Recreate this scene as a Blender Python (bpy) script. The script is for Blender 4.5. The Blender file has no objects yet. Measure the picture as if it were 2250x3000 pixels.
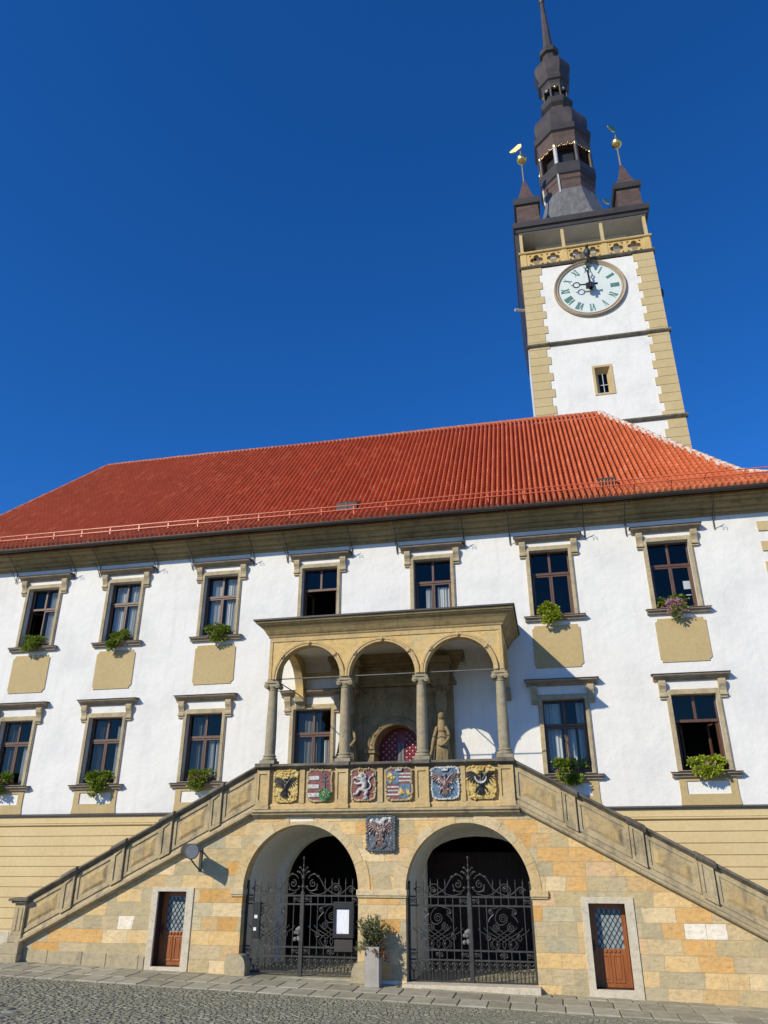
import bpy, bmesh, math, random
from mathutils import Vector, Matrix
from mathutils.geometry import delaunay_2d_cdt
R = math.radians
PI = math.pi
sin, cos = math.sin, math.cos
rng = random.Random(7)
scene = bpy.context.scene
C = scene.collection

# ------------------------------------------------------------------ materials
def newmat(name):
    m = bpy.data.materials.new(name); m.use_nodes = True
    nt = m.node_tree; b = nt.nodes['Principled BSDF']
    return m, nt, b
def N(nt, kind, **kw):
    n = nt.nodes.new(kind)
    for k, v in kw.items(): setattr(n, k, v)
    return n
def ramp(nt, fac, stops, interp='LINEAR'):
    r = N(nt, 'ShaderNodeValToRGB'); r.color_ramp.interpolation = interp
    els = r.color_ramp.elements
    while len(els) < len(stops): els.new(0.5)
    for e, (p, c) in zip(els, stops):
        e.position = p; e.color = (*c, 1)
    nt.links.new(fac, r.inputs['Fac'])
    return r.outputs['Color']
def mixc(nt, fac, a, b, mode='MIX'):
    m = N(nt, 'ShaderNodeMix', data_type='RGBA', blend_type=mode)
    for s, v in ((m.inputs[0], fac), (m.inputs[6], a), (m.inputs[7], b)):
        if hasattr(v, 'is_linked'): nt.links.new(v, s)
        elif isinstance(v, tuple): s.default_value = (*v, 1)
        else: s.default_value = v
    return m.outputs[2]
def noise(nt, vec, scale, detail=4, rough=0.55):
    n = N(nt, 'ShaderNodeTexNoise'); n.inputs['Scale'].default_value = scale
    n.inputs['Detail'].default_value = detail; n.inputs['Roughness'].default_value = rough
    nt.links.new(vec, n.inputs['Vector']); return n.outputs['Fac']
def coords(nt):
    g = N(nt, 'ShaderNodeNewGeometry'); return g.outputs['Position']
def scalev(nt, vec, s):
    m = N(nt, 'ShaderNodeVectorMath', operation='MULTIPLY'); m.inputs[1].default_value = s
    nt.links.new(vec, m.inputs[0]); return m.outputs[0]
def bump(nt, b, h, strength, dist, prev=None):
    n = N(nt, 'ShaderNodeBump'); n.inputs['Strength'].default_value = strength; n.inputs['Distance'].default_value = dist
    nt.links.new(h, n.inputs['Height'])
    if prev is not None: nt.links.new(prev, n.inputs['Normal'])
    nt.links.new(n.outputs['Normal'], b.inputs['Normal']); return n.outputs['Normal']
def mottled(name, stops, scale=1.5, rough=0.85, bscale=25, bstr=0.35, bdist=0.02, stretch=(1, 1, 1), metal=0, fine=0.15, spec=None):
    m, nt, b = newmat(name); p = scalev(nt, coords(nt), stretch)
    f = noise(nt, p, scale, 6, 0.6)
    col = ramp(nt, f, stops)
    if fine:
        g = noise(nt, p, scale*14, 3)
        v = ramp(nt, g, [(0.3, (1-fine,)*3), (0.7, (1+fine*0.3,)*3)])
        col = mixc(nt, 1.0, col, v, 'MULTIPLY')
    nt.links.new(col, b.inputs['Base Color'])
    b.inputs['Roughness'].default_value = rough; b.inputs['Metallic'].default_value = metal
    if spec is not None: b.inputs['Specular IOR Level'].default_value = spec
    if bstr: bump(nt, b, noise(nt, p, bscale, 4), bstr, bdist)
    return m
def stone(name, cs, scale=1.2, dirt=(0.1, 0.085, 0.06), dirtamt=0.5, rough=0.9):
    """weathered sandstone: soft colour patches, grey streaks, grain"""
    m, nt, b = newmat(name); p = coords(nt)
    n = len(cs)
    col = ramp(nt, noise(nt, p, scale, 5, 0.6), [(0.3+0.4*i/max(1, n-1), c) for i, c in enumerate(cs)])
    d = noise(nt, scalev(nt, p, (1.6, 1.6, 0.55)), 1.9, 8, 0.68)
    df = ramp(nt, d, [(0.5, (0, 0, 0)), (0.72, (dirtamt,)*3)])
    col = mixc(nt, df, col, dirt)
    d2 = ramp(nt, noise(nt, scalev(nt, p, (2.2, 2.2, 3.2)), 3.1, 8, 0.72), [(0.3, (0.66, 0.66, 0.67)), (0.48, (0.96,)*3), (0.7, (1.1, 1.06, 1.0))])
    col = mixc(nt, 1.0, col, d2, 'MULTIPLY')
    g = ramp(nt, noise(nt, p, 30, 3), [(0.3, (0.86,)*3), (0.7, (1.04,)*3)])
    col = mixc(nt, 1.0, col, g, 'MULTIPLY')
    nt.links.new(col, b.inputs['Base Color']); b.inputs['Roughness'].default_value = rough
    b.inputs['Specular IOR Level'].default_value = 0.25
    k = bump(nt, b, noise(nt, p, 45, 4), 0.35, 0.012)
    bump(nt, b, noise(nt, p, 6, 4), 0.4, 0.03, k)
    return m

M = {}
# rough white lime render
def plaster():
    m, nt, b = newmat('white_render'); p = coords(nt)
    big = noise(nt, p, 0.6, 5, 0.6)
    col = ramp(nt, big, [(0.3, (0.7, 0.695, 0.665)), (0.5, (0.79, 0.778, 0.735)), (0.75, (0.83, 0.818, 0.775))])
    streak = ramp(nt, noise(nt, scalev(nt, p, (2.6, 2.6, 0.25)), 1.4, 7, 0.65), [(0.52, (0, 0, 0)), (0.78, (0.34,)*3)])
    col = mixc(nt, streak, col, (0.56, 0.545, 0.5))
    nt.links.new(col, b.inputs['Base Color']); b.inputs['Roughness'].default_value = 0.9
    b.inputs['Specular IOR Level'].default_value = 0.2
    k = bump(nt, b, noise(nt, p, 2.6, 6, 0.6), 0.45, 0.07)
    bump(nt, b, noise(nt, p, 28, 3), 0.25, 0.01, k)
    return m
M['white'] = plaster()
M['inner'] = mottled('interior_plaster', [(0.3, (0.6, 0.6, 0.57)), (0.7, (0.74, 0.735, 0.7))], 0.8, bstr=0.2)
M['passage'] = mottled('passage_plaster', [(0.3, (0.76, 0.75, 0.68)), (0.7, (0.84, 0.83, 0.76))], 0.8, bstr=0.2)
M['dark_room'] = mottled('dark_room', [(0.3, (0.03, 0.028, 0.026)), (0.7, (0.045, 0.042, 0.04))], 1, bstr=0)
M['cream'] = mottled('cream_render', [(0.3, (0.63, 0.485, 0.245)), (0.7, (0.7, 0.55, 0.29))], 0.7, bstr=0.3, fine=0.08)
M['tan'] = mottled('tan_paint', [(0.3, (0.49, 0.37, 0.175)), (0.7, (0.54, 0.415, 0.205))], 0.9, bstr=0.35, bscale=40, fine=0.1)
M['casing'] = stone('casing_stone', [(0.41, 0.335, 0.205), (0.49, 0.405, 0.255), (0.55, 0.465, 0.305)], 2.0, dirtamt=0.4)
M['sillstone'] = stone('sill_stone', [(0.3, 0.245, 0.18), (0.4, 0.33, 0.25)], 2.0, dirtamt=0.45)
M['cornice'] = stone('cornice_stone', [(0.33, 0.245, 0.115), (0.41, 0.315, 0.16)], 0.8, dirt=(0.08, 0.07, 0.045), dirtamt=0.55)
M['quoin'] = mottled('quoin_tan', [(0.3, (0.52, 0.405, 0.205)), (0.7, (0.59, 0.465, 0.25))], 0.8, bstr=0.3, fine=0.1)
M['loggia'] = stone('loggia_sandstone', [(0.47, 0.385, 0.225), (0.6, 0.435, 0.2), (0.61, 0.475, 0.265)], 0.9, dirt=(0.22, 0.19, 0.13), dirtamt=0.4)
M['frieze'] = stone('golden_sandstone', [(0.6, 0.42, 0.165), (0.69, 0.495, 0.205), (0.6, 0.47, 0.265)], 0.8, dirt=(0.3, 0.25, 0.16), dirtamt=0.35)
M['column'] = stone('column_stone', [(0.3, 0.265, 0.18), (0.37, 0.325, 0.22), (0.44, 0.345, 0.2)], 1.3, dirt=(0.15, 0.14, 0.11), dirtamt=0.55)
M['parapet'] = stone('parapet_stone', [(0.4, 0.33, 0.21), (0.5, 0.4, 0.23), (0.54, 0.45, 0.28)], 1.0, dirt=(0.13, 0.12, 0.1), dirtamt=0.8)
M['parapet_panel'] = stone('parapet_panel_stone', [(0.34, 0.29, 0.19), (0.56, 0.4, 0.18), (0.4, 0.33, 0.21)], 1.6, dirt=(0.12, 0.11, 0.09), dirtamt=0.8)
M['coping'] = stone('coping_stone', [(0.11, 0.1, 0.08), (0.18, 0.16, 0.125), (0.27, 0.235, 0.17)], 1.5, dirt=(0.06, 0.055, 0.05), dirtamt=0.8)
M['portal'] = stone('portal_stone', [(0.24, 0.18, 0.09), (0.33, 0.25, 0.135), (0.42, 0.33, 0.19)], 1.5, dirt=(0.1, 0.08, 0.05), dirtamt=0.6)
M['pale_stone'] = stone('pale_limestone', [(0.62, 0.55, 0.41), (0.69, 0.62, 0.48)], 1.5, dirt=(0.4, 0.36, 0.28), dirtamt=0.4)
M['voussoir'] = stone('voussoir_stone', [(0.6, 0.48, 0.27), (0.64, 0.54, 0.35), (0.67, 0.56, 0.36)], 0.8, dirt=(0.42, 0.33, 0.2), dirtamt=0.4)
M['guard'] = stone('guard_stone', [(0.42, 0.37, 0.26), (0.52, 0.43, 0.26)], 2.5, dirt=(0.2, 0.19, 0.15), dirtamt=0.6)

nt = M['voussoir'].node_tree; b = nt.nodes['Principled BSDF']; src = b.inputs['Base Color'].links[0].from_socket; g_ = N(nt, 'ShaderNodeNewGeometry')
nt.links.new(mixc(nt, 1.0, src, ramp(nt, g_.outputs['Random Per Island'], [(0, (0.82, 0.78, 0.7)), (0.3, (1.0, 0.97, 0.92)), (0.6, (1.04, 0.92, 0.74)), (1.0, (1.08, 1.08, 1.08))]), 'MULTIPLY'), b.inputs['Base Color'])
def block_wall():
    """coursed sandstone blocks of many colours, thin joints"""
    m, nt, b = newmat('sandstone_blocks'); p = coords(nt)
    sep = N(nt, 'ShaderNodeSeparateXYZ'); nt.links.new(p, sep.inputs[0])
    cmb = N(nt, 'ShaderNodeCombineXYZ')
    nt.links.new(sep.outputs['X'], cmb.inputs['X']); nt.links.new(sep.outputs['Z'], cmb.inputs['Y'])
    nz = N(nt, 'ShaderNodeTexNoise'); nz.inputs['Scale'].default_value = 0.9; nz.inputs['Detail'].default_value = 1
    nt.links.new(cmb.outputs[0], nz.inputs['Vector'])
    ad = N(nt, 'ShaderNodeVectorMath', operation='MULTIPLY_ADD'); ad.inputs[1].default_value = (0.35, 0.02, 0)
    nt.links.new(nz.outputs['Color'], ad.inputs[0]); nt.links.new(cmb.outputs[0], ad.inputs[2])
    br = N(nt, 'ShaderNodeTexBrick'); nt.links.new(ad.outputs[0], br.inputs['Vector'])
    br.offset = 0.42; br.offset_frequency = 2; br.squash = 0.62; br.squash_frequency = 3
    for k, v in (('Scale', 1.0), ('Mortar Size', 0.006), ('Mortar Smooth', 0.3), ('Bias', 0.0), ('Brick Width', 0.82), ('Row Height', 0.345)): br.inputs[k].default_value = v
    br.inputs['Color1'].default_value = (0, 0, 0, 1); br.inputs['Color2'].default_value = (1, 1, 1, 1); br.inputs['Mortar'].default_value = (0.45, 0.45, 0.45, 1)
    col = ramp(nt, br.outputs['Color'], [(0.0, (0.45, 0.385, 0.24)), (0.11, (0.66, 0.47, 0.22)), (0.2, (0.52, 0.43, 0.27)), (0.3, (0.64, 0.4, 0.16)), (0.37, (0.6, 0.47, 0.27)), (0.46, (0.5, 0.41, 0.235)), (0.54, (0.68, 0.5, 0.25)),
               (0.62, (0.56, 0.4, 0.2)), (0.68, (0.45, 0.4, 0.265)), (0.75, (0.7, 0.56, 0.34)), (0.81, (0.57, 0.34, 0.12)), (0.86, (0.66, 0.46, 0.26)), (0.91, (0.53, 0.47, 0.31)), (0.925, (0.82, 0.77, 0.66))], 'CONSTANT')
    v = ramp(nt, noise(nt, p, 1.7, 9, 0.72), [(0.25, (0.76, 0.76, 0.74)), (0.42, (1.0, 0.98, 0.95)), (0.55, (1.12, 1.08, 1.01)), (0.75, (1.2, 1.05, 0.84))])
    col = mixc(nt, 1.0, col, v, 'MULTIPLY')
    v2 = ramp(nt, noise(nt, scalev(nt, p, (1.0, 1.0, 2.4)), 6.5, 6, 0.7), [(0.28, (0.72, 0.7, 0.68)), (0.5, (1.0, 1.0, 1.0)), (0.72, (1.12, 1.1, 1.05))])
    col = mixc(nt, 1.0, col, v2, 'MULTIPLY')
    st = ramp(nt, noise(nt, scalev(nt, p, (1.2, 1, 0.8)), 0.9, 7, 0.65), [(0.5, (0, 0, 0)), (0.75, (0.55,)*3)])
    col = mixc(nt, st, col, (0.56, 0.46, 0.29))
    mf = N(nt, 'ShaderNodeMath', operation='MULTIPLY'); mf.inputs[1].default_value = 0.55; nt.links.new(br.outputs['Fac'], mf.inputs[0])
    col = mixc(nt, mf.outputs[0], col, (0.36, 0.3, 0.19))
    nt.links.new(col, b.inputs['Base Color']); b.inputs['Roughness'].default_value = 0.9; b.inputs['Specular IOR Level'].default_value = 0.2
    k = bump(nt, b, noise(nt, p, 40, 4), 0.3, 0.01)
    k = bump(nt, b, noise(nt, p, 6, 6, 0.65), 0.55, 0.05, k)
    inv = N(nt, 'ShaderNodeMath', operation='SUBTRACT'); inv.inputs[0].default_value = 1; nt.links.new(br.outputs['Fac'], inv.inputs[1])
    bump(nt, b, inv.outputs[0], 0.6, 0.018, k)
    return m
M['blocks'] = block_wall()

def tiles():
    m, nt, b = newmat('clay_tiles'); p = coords(nt)
    g = N(nt, 'ShaderNodeNewGeometry')
    sn = N(nt, 'ShaderNodeVectorMath', operation='SNAP'); sn.inputs[1].default_value = (0.2, 40.0, 0.245)
    nt.links.new(p, sn.inputs[0])
    wn = N(nt, 'ShaderNodeTexWhiteNoise', noise_dimensions='3D'); nt.links.new(sn.outputs[0], wn.inputs['Vector'])
    col = ramp(nt, wn.outputs['Value'], [(0, (0.58, 0.142, 0.052)), (0.5, (0.625, 0.16, 0.06)), (0.9, (0.67, 0.185, 0.073)), (0.97, (0.74, 0.25, 0.12)), (1.0, (0.55, 0.13, 0.055))])
    col = mixc(nt, 1.0, col, ramp(nt, noise(nt, p, 0.5, 6, 0.65), [(0.3, (0.93, 0.92, 0.92)), (0.65, (1.03, 1.03, 1.03))]), 'MULTIPLY')
    # lichen and soot gathered on the lowest courses by the gutter
    sep = N(nt, 'ShaderNodeSeparateXYZ'); nt.links.new(p, sep.inputs[0])
    mr = N(nt, 'ShaderNodeMapRange'); mr.inputs['From Min'].default_value = 14.9; mr.inputs['From Max'].default_value = 14.0
    nt.links.new(sep.outputs['Z'], mr.inputs['Value'])
    sp = ramp(nt, noise(nt, p, 7, 5, 0.7), [(0.42, (0, 0, 0)), (0.62, (0.7,)*3)])
    mu = N(nt, 'ShaderNodeMath', operation='MULTIPLY'); nt.links.new(mr.outputs[0], mu.inputs[0]); nt.links.new(sp, mu.inputs[1])
    col = mixc(nt, mu.outputs[0], col, (0.17, 0.12, 0.085))
    nt.links.new(col, b.inputs['Base Color']); b.inputs['Roughness'].default_value = 0.75; b.inputs['Specular IOR Level'].default_value = 0.3
    bump(nt, b, noise(nt, p, 30, 3), 0.25, 0.01)
    return m
M['tile'] = tiles()
M['mortar'] = mottled('ridge_mortar', [(0.35, (0.6, 0.28, 0.18)), (0.5, (0.68, 0.55, 0.45)), (0.7, (0.75, 0.68, 0.6))], 3.5)
M['ridge'] = mottled('ridge_tiles', [(0.3, (0.42, 0.12, 0.06)), (0.7, (0.55, 0.22, 0.13))], 2.5)
M['red_metal'] = mottled('red_painted_steel', [(0.3, (0.6, 0.13, 0.05)), (0.7, (0.68, 0.16, 0.065))], 3, rough=0.35, bstr=0.1, fine=0.05)
M['dark_metal'] = mottled('dark_sheet_metal', [(0.3, (0.033, 0.028, 0.025)), (0.7, (0.056, 0.047, 0.041))], 1.2, rough=0.5, bstr=0.15)
M['iron'] = mottled('wrought_iron', [(0.3, (0.035, 0.034, 0.032)), (0.7, (0.065, 0.063, 0.058))], 6, rough=0.5, bstr=0.2, metal=0.15)
M['black'] = mottled('black_paint', [(0.3, (0.012, 0.012, 0.013)), (0.7, (0.02, 0.02, 0.021))], 3, rough=0.45, bstr=0.1)
M['lead'] = mottled('grey_lead', [(0.3, (0.1, 0.1, 0.098)), (0.55, (0.16, 0.16, 0.155)), (0.75, (0.24, 0.235, 0.225))], 2.2, rough=0.55, bstr=0.2, stretch=(1.6, 1.6, 0.5))
M['copper'] = mottled('brown_copper', [(0.3, (0.042, 0.033, 0.03)), (0.5, (0.062, 0.048, 0.043)), (0.75, (0.105, 0.082, 0.074))], 1.1, rough=0.5, bstr=0.2, stretch=(1, 1, 0.5))
def seamed(name, base, scale):
    m, nt, b = newmat(name); p = coords(nt)
    br = N(nt, 'ShaderNodeTexBrick'); sep = N(nt, 'ShaderNodeSeparateXYZ'); nt.links.new(p, sep.inputs[0])
    ad = N(nt, 'ShaderNodeMath', operation='ADD'); nt.links.new(sep.outputs['X'], ad.inputs[0]); nt.links.new(sep.outputs['Y'], ad.inputs[1])
    cmb = N(nt, 'ShaderNodeCombineXYZ'); nt.links.new(ad.outputs[0], cmb.inputs['X']); nt.links.new(sep.outputs['Z'], cmb.inputs['Y'])
    nt.links.new(cmb.outputs[0], br.inputs['Vector'])
    for k, v in (('Scale', 1.0), ('Mortar Size', 0.012), ('Brick Width', 0.6), ('Row Height', scale), ('Bias', 0.0)): br.inputs[k].default_value = v
    br.inputs['Color1'].default_value = (*[c*0.85 for c in base], 1); br.inputs['Color2'].default_value = (*[c*1.25 for c in base], 1); br.inputs['Mortar'].default_value = (*[c*0.6 for c in base], 1)
    v = ramp(nt, noise(nt, p, 2, 5, 0.6), [(0.3, (0.75,)*3), (0.7, (1.2, 1.15, 1.1))])
    nt.links.new(mixc(nt, 1.0, br.outputs['Color'], v, 'MULTIPLY'), b.inputs['Base Color'])
    b.inputs['Roughness'].default_value = 0.6
    inv = N(nt, 'ShaderNodeMath', operation='SUBTRACT'); inv.inputs[0].default_value = 1; nt.links.new(br.outputs['Fac'], inv.inputs[1])
    bump(nt, b, inv.outputs[0], 0.5, 0.02)
    return m
M['shingle'] = seamed('brown_shingles', (0.09, 0.055, 0.044), 0.3)
def metalmat(name, c, rough):
    m, nt, b = newmat(name); b.inputs['Base Color'].default_value = (*c, 1); b.inputs['Metallic'].default_value = 1
    p = coords(nt); r = ramp(nt, noise(nt, p, 9, 3), [(0.3, (rough*0.8,)*3), (0.7, (rough*1.3,)*3)])
    nt.links.new(r, b.inputs['Roughness']); bump(nt, b, noise(nt, p, 14, 3), 0.15, 0.01); return m
M['gold'] = metalmat('gilded_metal', (0.86, 0.62, 0.24), 0.28)
M['giltpaint'] = mottled('gold_paint', [(0.35, (0.27, 0.165, 0.04)), (0.5, (0.6, 0.42, 0.11)), (0.68, (0.74, 0.6, 0.27))], 11, rough=0.45, bscale=20, bstr=0.5)
M['silverpaint'] = mottled('silver_paint', [(0.35, (0.3, 0.29, 0.27)), (0.6, (0.66, 0.65, 0.62))], 12, rough=0.45, bscale=20, bstr=0.5)
M['shield_red'] = mottled('heraldic_red', [(0.35, (0.12, 0.035, 0.033)), (0.6, (0.25, 0.07, 0.062))], 9, rough=0.5)
M['shield_blue'] = mottled('heraldic_blue', [(0.35, (0.05, 0.1, 0.16)), (0.6, (0.115, 0.21, 0.31))], 9, rough=0.5)
M['shield_green'] = mottled('heraldic_green', [(0.35, (0.025, 0.1, 0.035)), (0.6, (0.06, 0.24, 0.075))], 9, rough=0.5)
M['shield_dark'] = mottled('heraldic_slate', [(0.3, (0.055, 0.08, 0.105)), (0.7, (0.12, 0.14, 0.155))], 6, rough=0.5, bscale=18, bstr=0.6)
M['bronze'] = mottled('bronze_charge', [(0.3, (0.15, 0.09, 0.08)), (0.7, (0.3, 0.22, 0.2))], 8, rough=0.4, metal=0.3, bscale=18, bstr=0.5)
def wood(name, c, rough=0.45):
    m, nt, b = newmat(name); p = scalev(nt, coords(nt), (9, 9, 0.9))
    col = ramp(nt, noise(nt, p, 2.2, 6, 0.6), [(0.3, tuple(x*0.68 for x in c)), (0.5, c), (0.72, tuple(x*1.25 for x in c))])
    nt.links.new(col, b.inputs['Base Color']); b.inputs['Roughness'].default_value = rough
    bump(nt, b, noise(nt, p, 4, 4), 0.2, 0.01); return m
M['wood'] = wood('brown_window_wood', (0.11, 0.053, 0.03), 0.45)
M['door_wood'] = wood('varnished_door_wood', (0.33, 0.105, 0.028), 0.38)
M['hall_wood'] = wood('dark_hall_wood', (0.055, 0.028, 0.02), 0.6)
def glass():
    m = bpy.data.materials.new('window_glass'); m.use_nodes = True; nt = m.node_tree
    nt.nodes.remove(nt.nodes['Principled BSDF']); out = nt.nodes['Material Output']
    t = N(nt, 'ShaderNodeBsdfTransparent'); t.inputs['Color'].default_value = (0.8, 0.84, 0.85, 1)
    g = N(nt, 'ShaderNodeBsdfGlossy'); g.inputs['Roughness'].default_value = 0.015; g.inputs['Color'].default_value = (0.72, 0.69, 0.62, 1)
    lw = N(nt, 'ShaderNodeLayerWeight'); lw.inputs['Blend'].default_value = 0.5
    pw = N(nt, 'ShaderNodeMath', operation='POWER'); pw.inputs[1].default_value = 5.0; nt.links.new(lw.outputs['Facing'], pw.inputs[0])
    fr = N(nt, 'ShaderNodeMath', operation='MULTIPLY_ADD'); fr.inputs[1].default_value = 0.9; fr.inputs[2].default_value = 0.045; nt.links.new(pw.outputs[0], fr.inputs[0])
    mx = N(nt, 'ShaderNodeMixShader'); nt.links.new(fr.outputs[0], mx.inputs[0]); nt.links.new(t.outputs[0], mx.inputs[1]); nt.links.new(g.outputs[0], mx.inputs[2])
    bp = N(nt, 'ShaderNodeBump'); bp.inputs['Strength'].default_value = 0.06; bp.inputs['Distance'].default_value = 0.02
    nt.links.new(noise(nt, coords(nt), 2.2, 2), bp.inputs['Height']); nt.links.new(bp.outputs[0], g.inputs['Normal'])
    nt.links.new(mx.outputs[0], out.inputs['Surface']); return m
M['glass'] = glass()
M['lattice_glass'] = mottled('leaded_glass', [(0.3, (0.2, 0.25, 0.27)), (0.7, (0.36, 0.42, 0.43))], 7, rough=0.25, bscale=12, bstr=0.5, bdist=0.03)
def cloth():
    m, nt, b = newmat('sheer_curtain'); p = coords(nt)
    col = ramp(nt, noise(nt, scalev(nt, p, (14, 1, 0.3)), 2, 3), [(0.3, (0.55, 0.55, 0.54)), (0.7, (0.74, 0.74, 0.72))])
    nt.links.new(col, b.inputs['Base Color']); b.inputs['Roughness'].default_value = 0.9
    return m
M['curtain'] = cloth()
M['net'] = mottled('grey_net_curtain', [(0.3, (0.12, 0.12, 0.125)), (0.7, (0.2, 0.2, 0.2))], 6, stretch=(3, 1, 0.3), bstr=0.1)
M['paper'] = mottled('paper', [(0.3, (0.78, 0.78, 0.77)), (0.7, (0.83, 0.83, 0.82))], 3, bstr=0.05)
def menu_paper():
    m, nt, b = newmat('printed_sheet'); p = coords(nt)
    w = N(nt, 'ShaderNodeTexWave', wave_type='BANDS', bands_direction='Z'); w.inputs['Scale'].default_value = 11; w.inputs['Distortion'].default_value = 0.4
    nt.links.new(p, w.inputs['Vector'])
    nn = ramp(nt, noise(nt, scalev(nt, p, (26, 1, 3)), 1.5, 2), [(0.5, (0, 0, 0)), (0.6, (0.4,)*3)])
    mu = mixc(nt, 1.0, nn, w.outputs['Color'], 'MULTIPLY')
    nt.links.new(mixc(nt, mu, (0.83, 0.85, 0.87), (0.3, 0.33, 0.4)), b.inputs['Base Color']); b.inputs['Roughness'].default_value = 0.5
    return m
M['menu'] = menu_paper()
def island(name, stops, rough=0.55, trans=0.25):
    m, nt, b = newmat(name); g = N(nt, 'ShaderNodeNewGeometry')
    nt.links.new(ramp(nt, g.outputs['Random Per Island'], stops), b.inputs['Base Color']); b.inputs['Roughness'].default_value = rough
    b.inputs['Specular IOR Level'].default_value = 0.3
    if trans:
        t = N(nt, 'ShaderNodeBsdfTranslucent'); nt.links.new(ramp(nt, g.outputs['Random Per Island'], stops), t.inputs['Color'])
        mx = N(nt, 'ShaderNodeMixShader'); mx.inputs[0].default_value = trans
        nt.links.new(b.outputs[0], mx.inputs[1]); nt.links.new(t.outputs[0], mx.inputs[2]); nt.links.new(mx.outputs[0], nt.nodes['Material Output'].inputs['Surface'])
    return m
M['leaf'] = island('green_leaves', [(0, (0.08, 0.14, 0.015)), (0.5, (0.19, 0.27, 0.028)), (1, (0.4, 0.46, 0.06))])
M['lime_leaf'] = island('lime_leaves', [(0, (0.2, 0.26, 0.018)), (0.5, (0.36, 0.44, 0.03)), (1, (0.54, 0.58, 0.07))])
M['olive_leaf'] = island('olive_leaves', [(0, (0.1, 0.105, 0.04)), (0.5, (0.19, 0.2, 0.085)), (1, (0.34, 0.34, 0.18))])
M['rust_leaf'] = island('rust_leaves', [(0, (0.14, 0.05, 0.025)), (1, (0.3, 0.14, 0.05))])
M['pink'] = island('pink_petals', [(0, (0.42, 0.12, 0.25)), (0.5, (0.6, 0.28, 0.42)), (1, (0.72, 0.48, 0.58))], trans=0.2)
M['dusky'] = island('dusky_petals', [(0, (0.2, 0.05, 0.06)), (1, (0.42, 0.2, 0.2))], trans=0.2)
M['twig'] = mottled('twigs', [(0.3, (0.1, 0.07, 0.045)), (0.7, (0.17, 0.12, 0.08))], 8)
M['terracotta'] = mottled('brown_trough', [(0.3, (0.09, 0.05, 0.035)), (0.7, (0.13, 0.075, 0.05))], 5)
M['concrete'] = mottled('grey_planter', [(0.3, (0.33, 0.305, 0.27)), (0.7, (0.47, 0.435, 0.385))], 2.6, bstr=0.3)
M['soil'] = mottled('soil', [(0.3, (0.03, 0.022, 0.016)), (0.7, (0.06, 0.045, 0.03))], 12)
M['cobble'] = island('cobble_granite', [(0, (0.19, 0.185, 0.13)), (0.3, (0.225, 0.218, 0.155)), (0.75, (0.26, 0.25, 0.18)), (1, (0.34, 0.33, 0.25))], rough=0.7, trans=0)
M['joint'] = mottled('sand_joint', [(0.3, (0.16, 0.152, 0.11)), (0.7, (0.22, 0.21, 0.155))], 3)
M['far_paving'] = mottled('far_paving', [(0.3, (0.24, 0.215, 0.155)), (0.7, (0.3, 0.27, 0.2))], 0.6)
M['slab'] = island('paving_slabs', [(0, (0.32, 0.295, 0.21)), (0.5, (0.39, 0.36, 0.26)), (1, (0.47, 0.44, 0.33))], rough=0.8, trans=0)
for k in ('cobble', 'slab'):
    nt = M[k].node_tree; b = nt.nodes['Principled BSDF']; p = coords(nt)
    src = b.inputs['Base Color'].links[0].from_socket
    v = ramp(nt, noise(nt, p, 4 if k == 'slab' else 16, 6, 0.65), [(0.3, (0.74, 0.74, 0.72)), (0.7, (1.12, 1.12, 1.1))])
    nt.links.new(mixc(nt, 1.0, src, v, 'MULTIPLY'), b.inputs['Base Color']); bump(nt, b, noise(nt, p, 25, 4), 0.4, 0.012)
M['dial'] = mottled('clock_dial', [(0.3, (0.66, 0.73, 0.7)), (0.7, (0.73, 0.79, 0.76))], 1.2, rough=0.6, bstr=0.08)
M['numeral'] = mottled('verdigris_numerals', [(0.3, (0.07, 0.2, 0.17)), (0.7, (0.14, 0.32, 0.27))], 3, rough=0.6)
M['rim'] = mottled('dial_rim', [(0.3, (0.36, 0.29, 0.2)), (0.7, (0.46, 0.38, 0.28))], 2)
M['lens'] = mottled('frosted_lens', [(0.3, (0.4, 0.38, 0.35)), (0.7, (0.5, 0.48, 0.44))], 12, rough=0.4)
M['portal_red'] = mottled('red_door_paint', [(0.3, (0.17, 0.01, 0.026)), (0.7, (0.24, 0.015, 0.035))], 4, rough=0.4)
M['stud'] = mottled('pale_studs', [(0.3, (0.62, 0.4, 0.38)), (0.7, (0.72, 0.55, 0.5))], 6, rough=0.4)
M['greydoor'] = mottled('grey_door_strip', [(0.3, (0.13, 0.14, 0.15)), (0.7, (0.2, 0.21, 0.22))], 4, rough=0.5)

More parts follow.
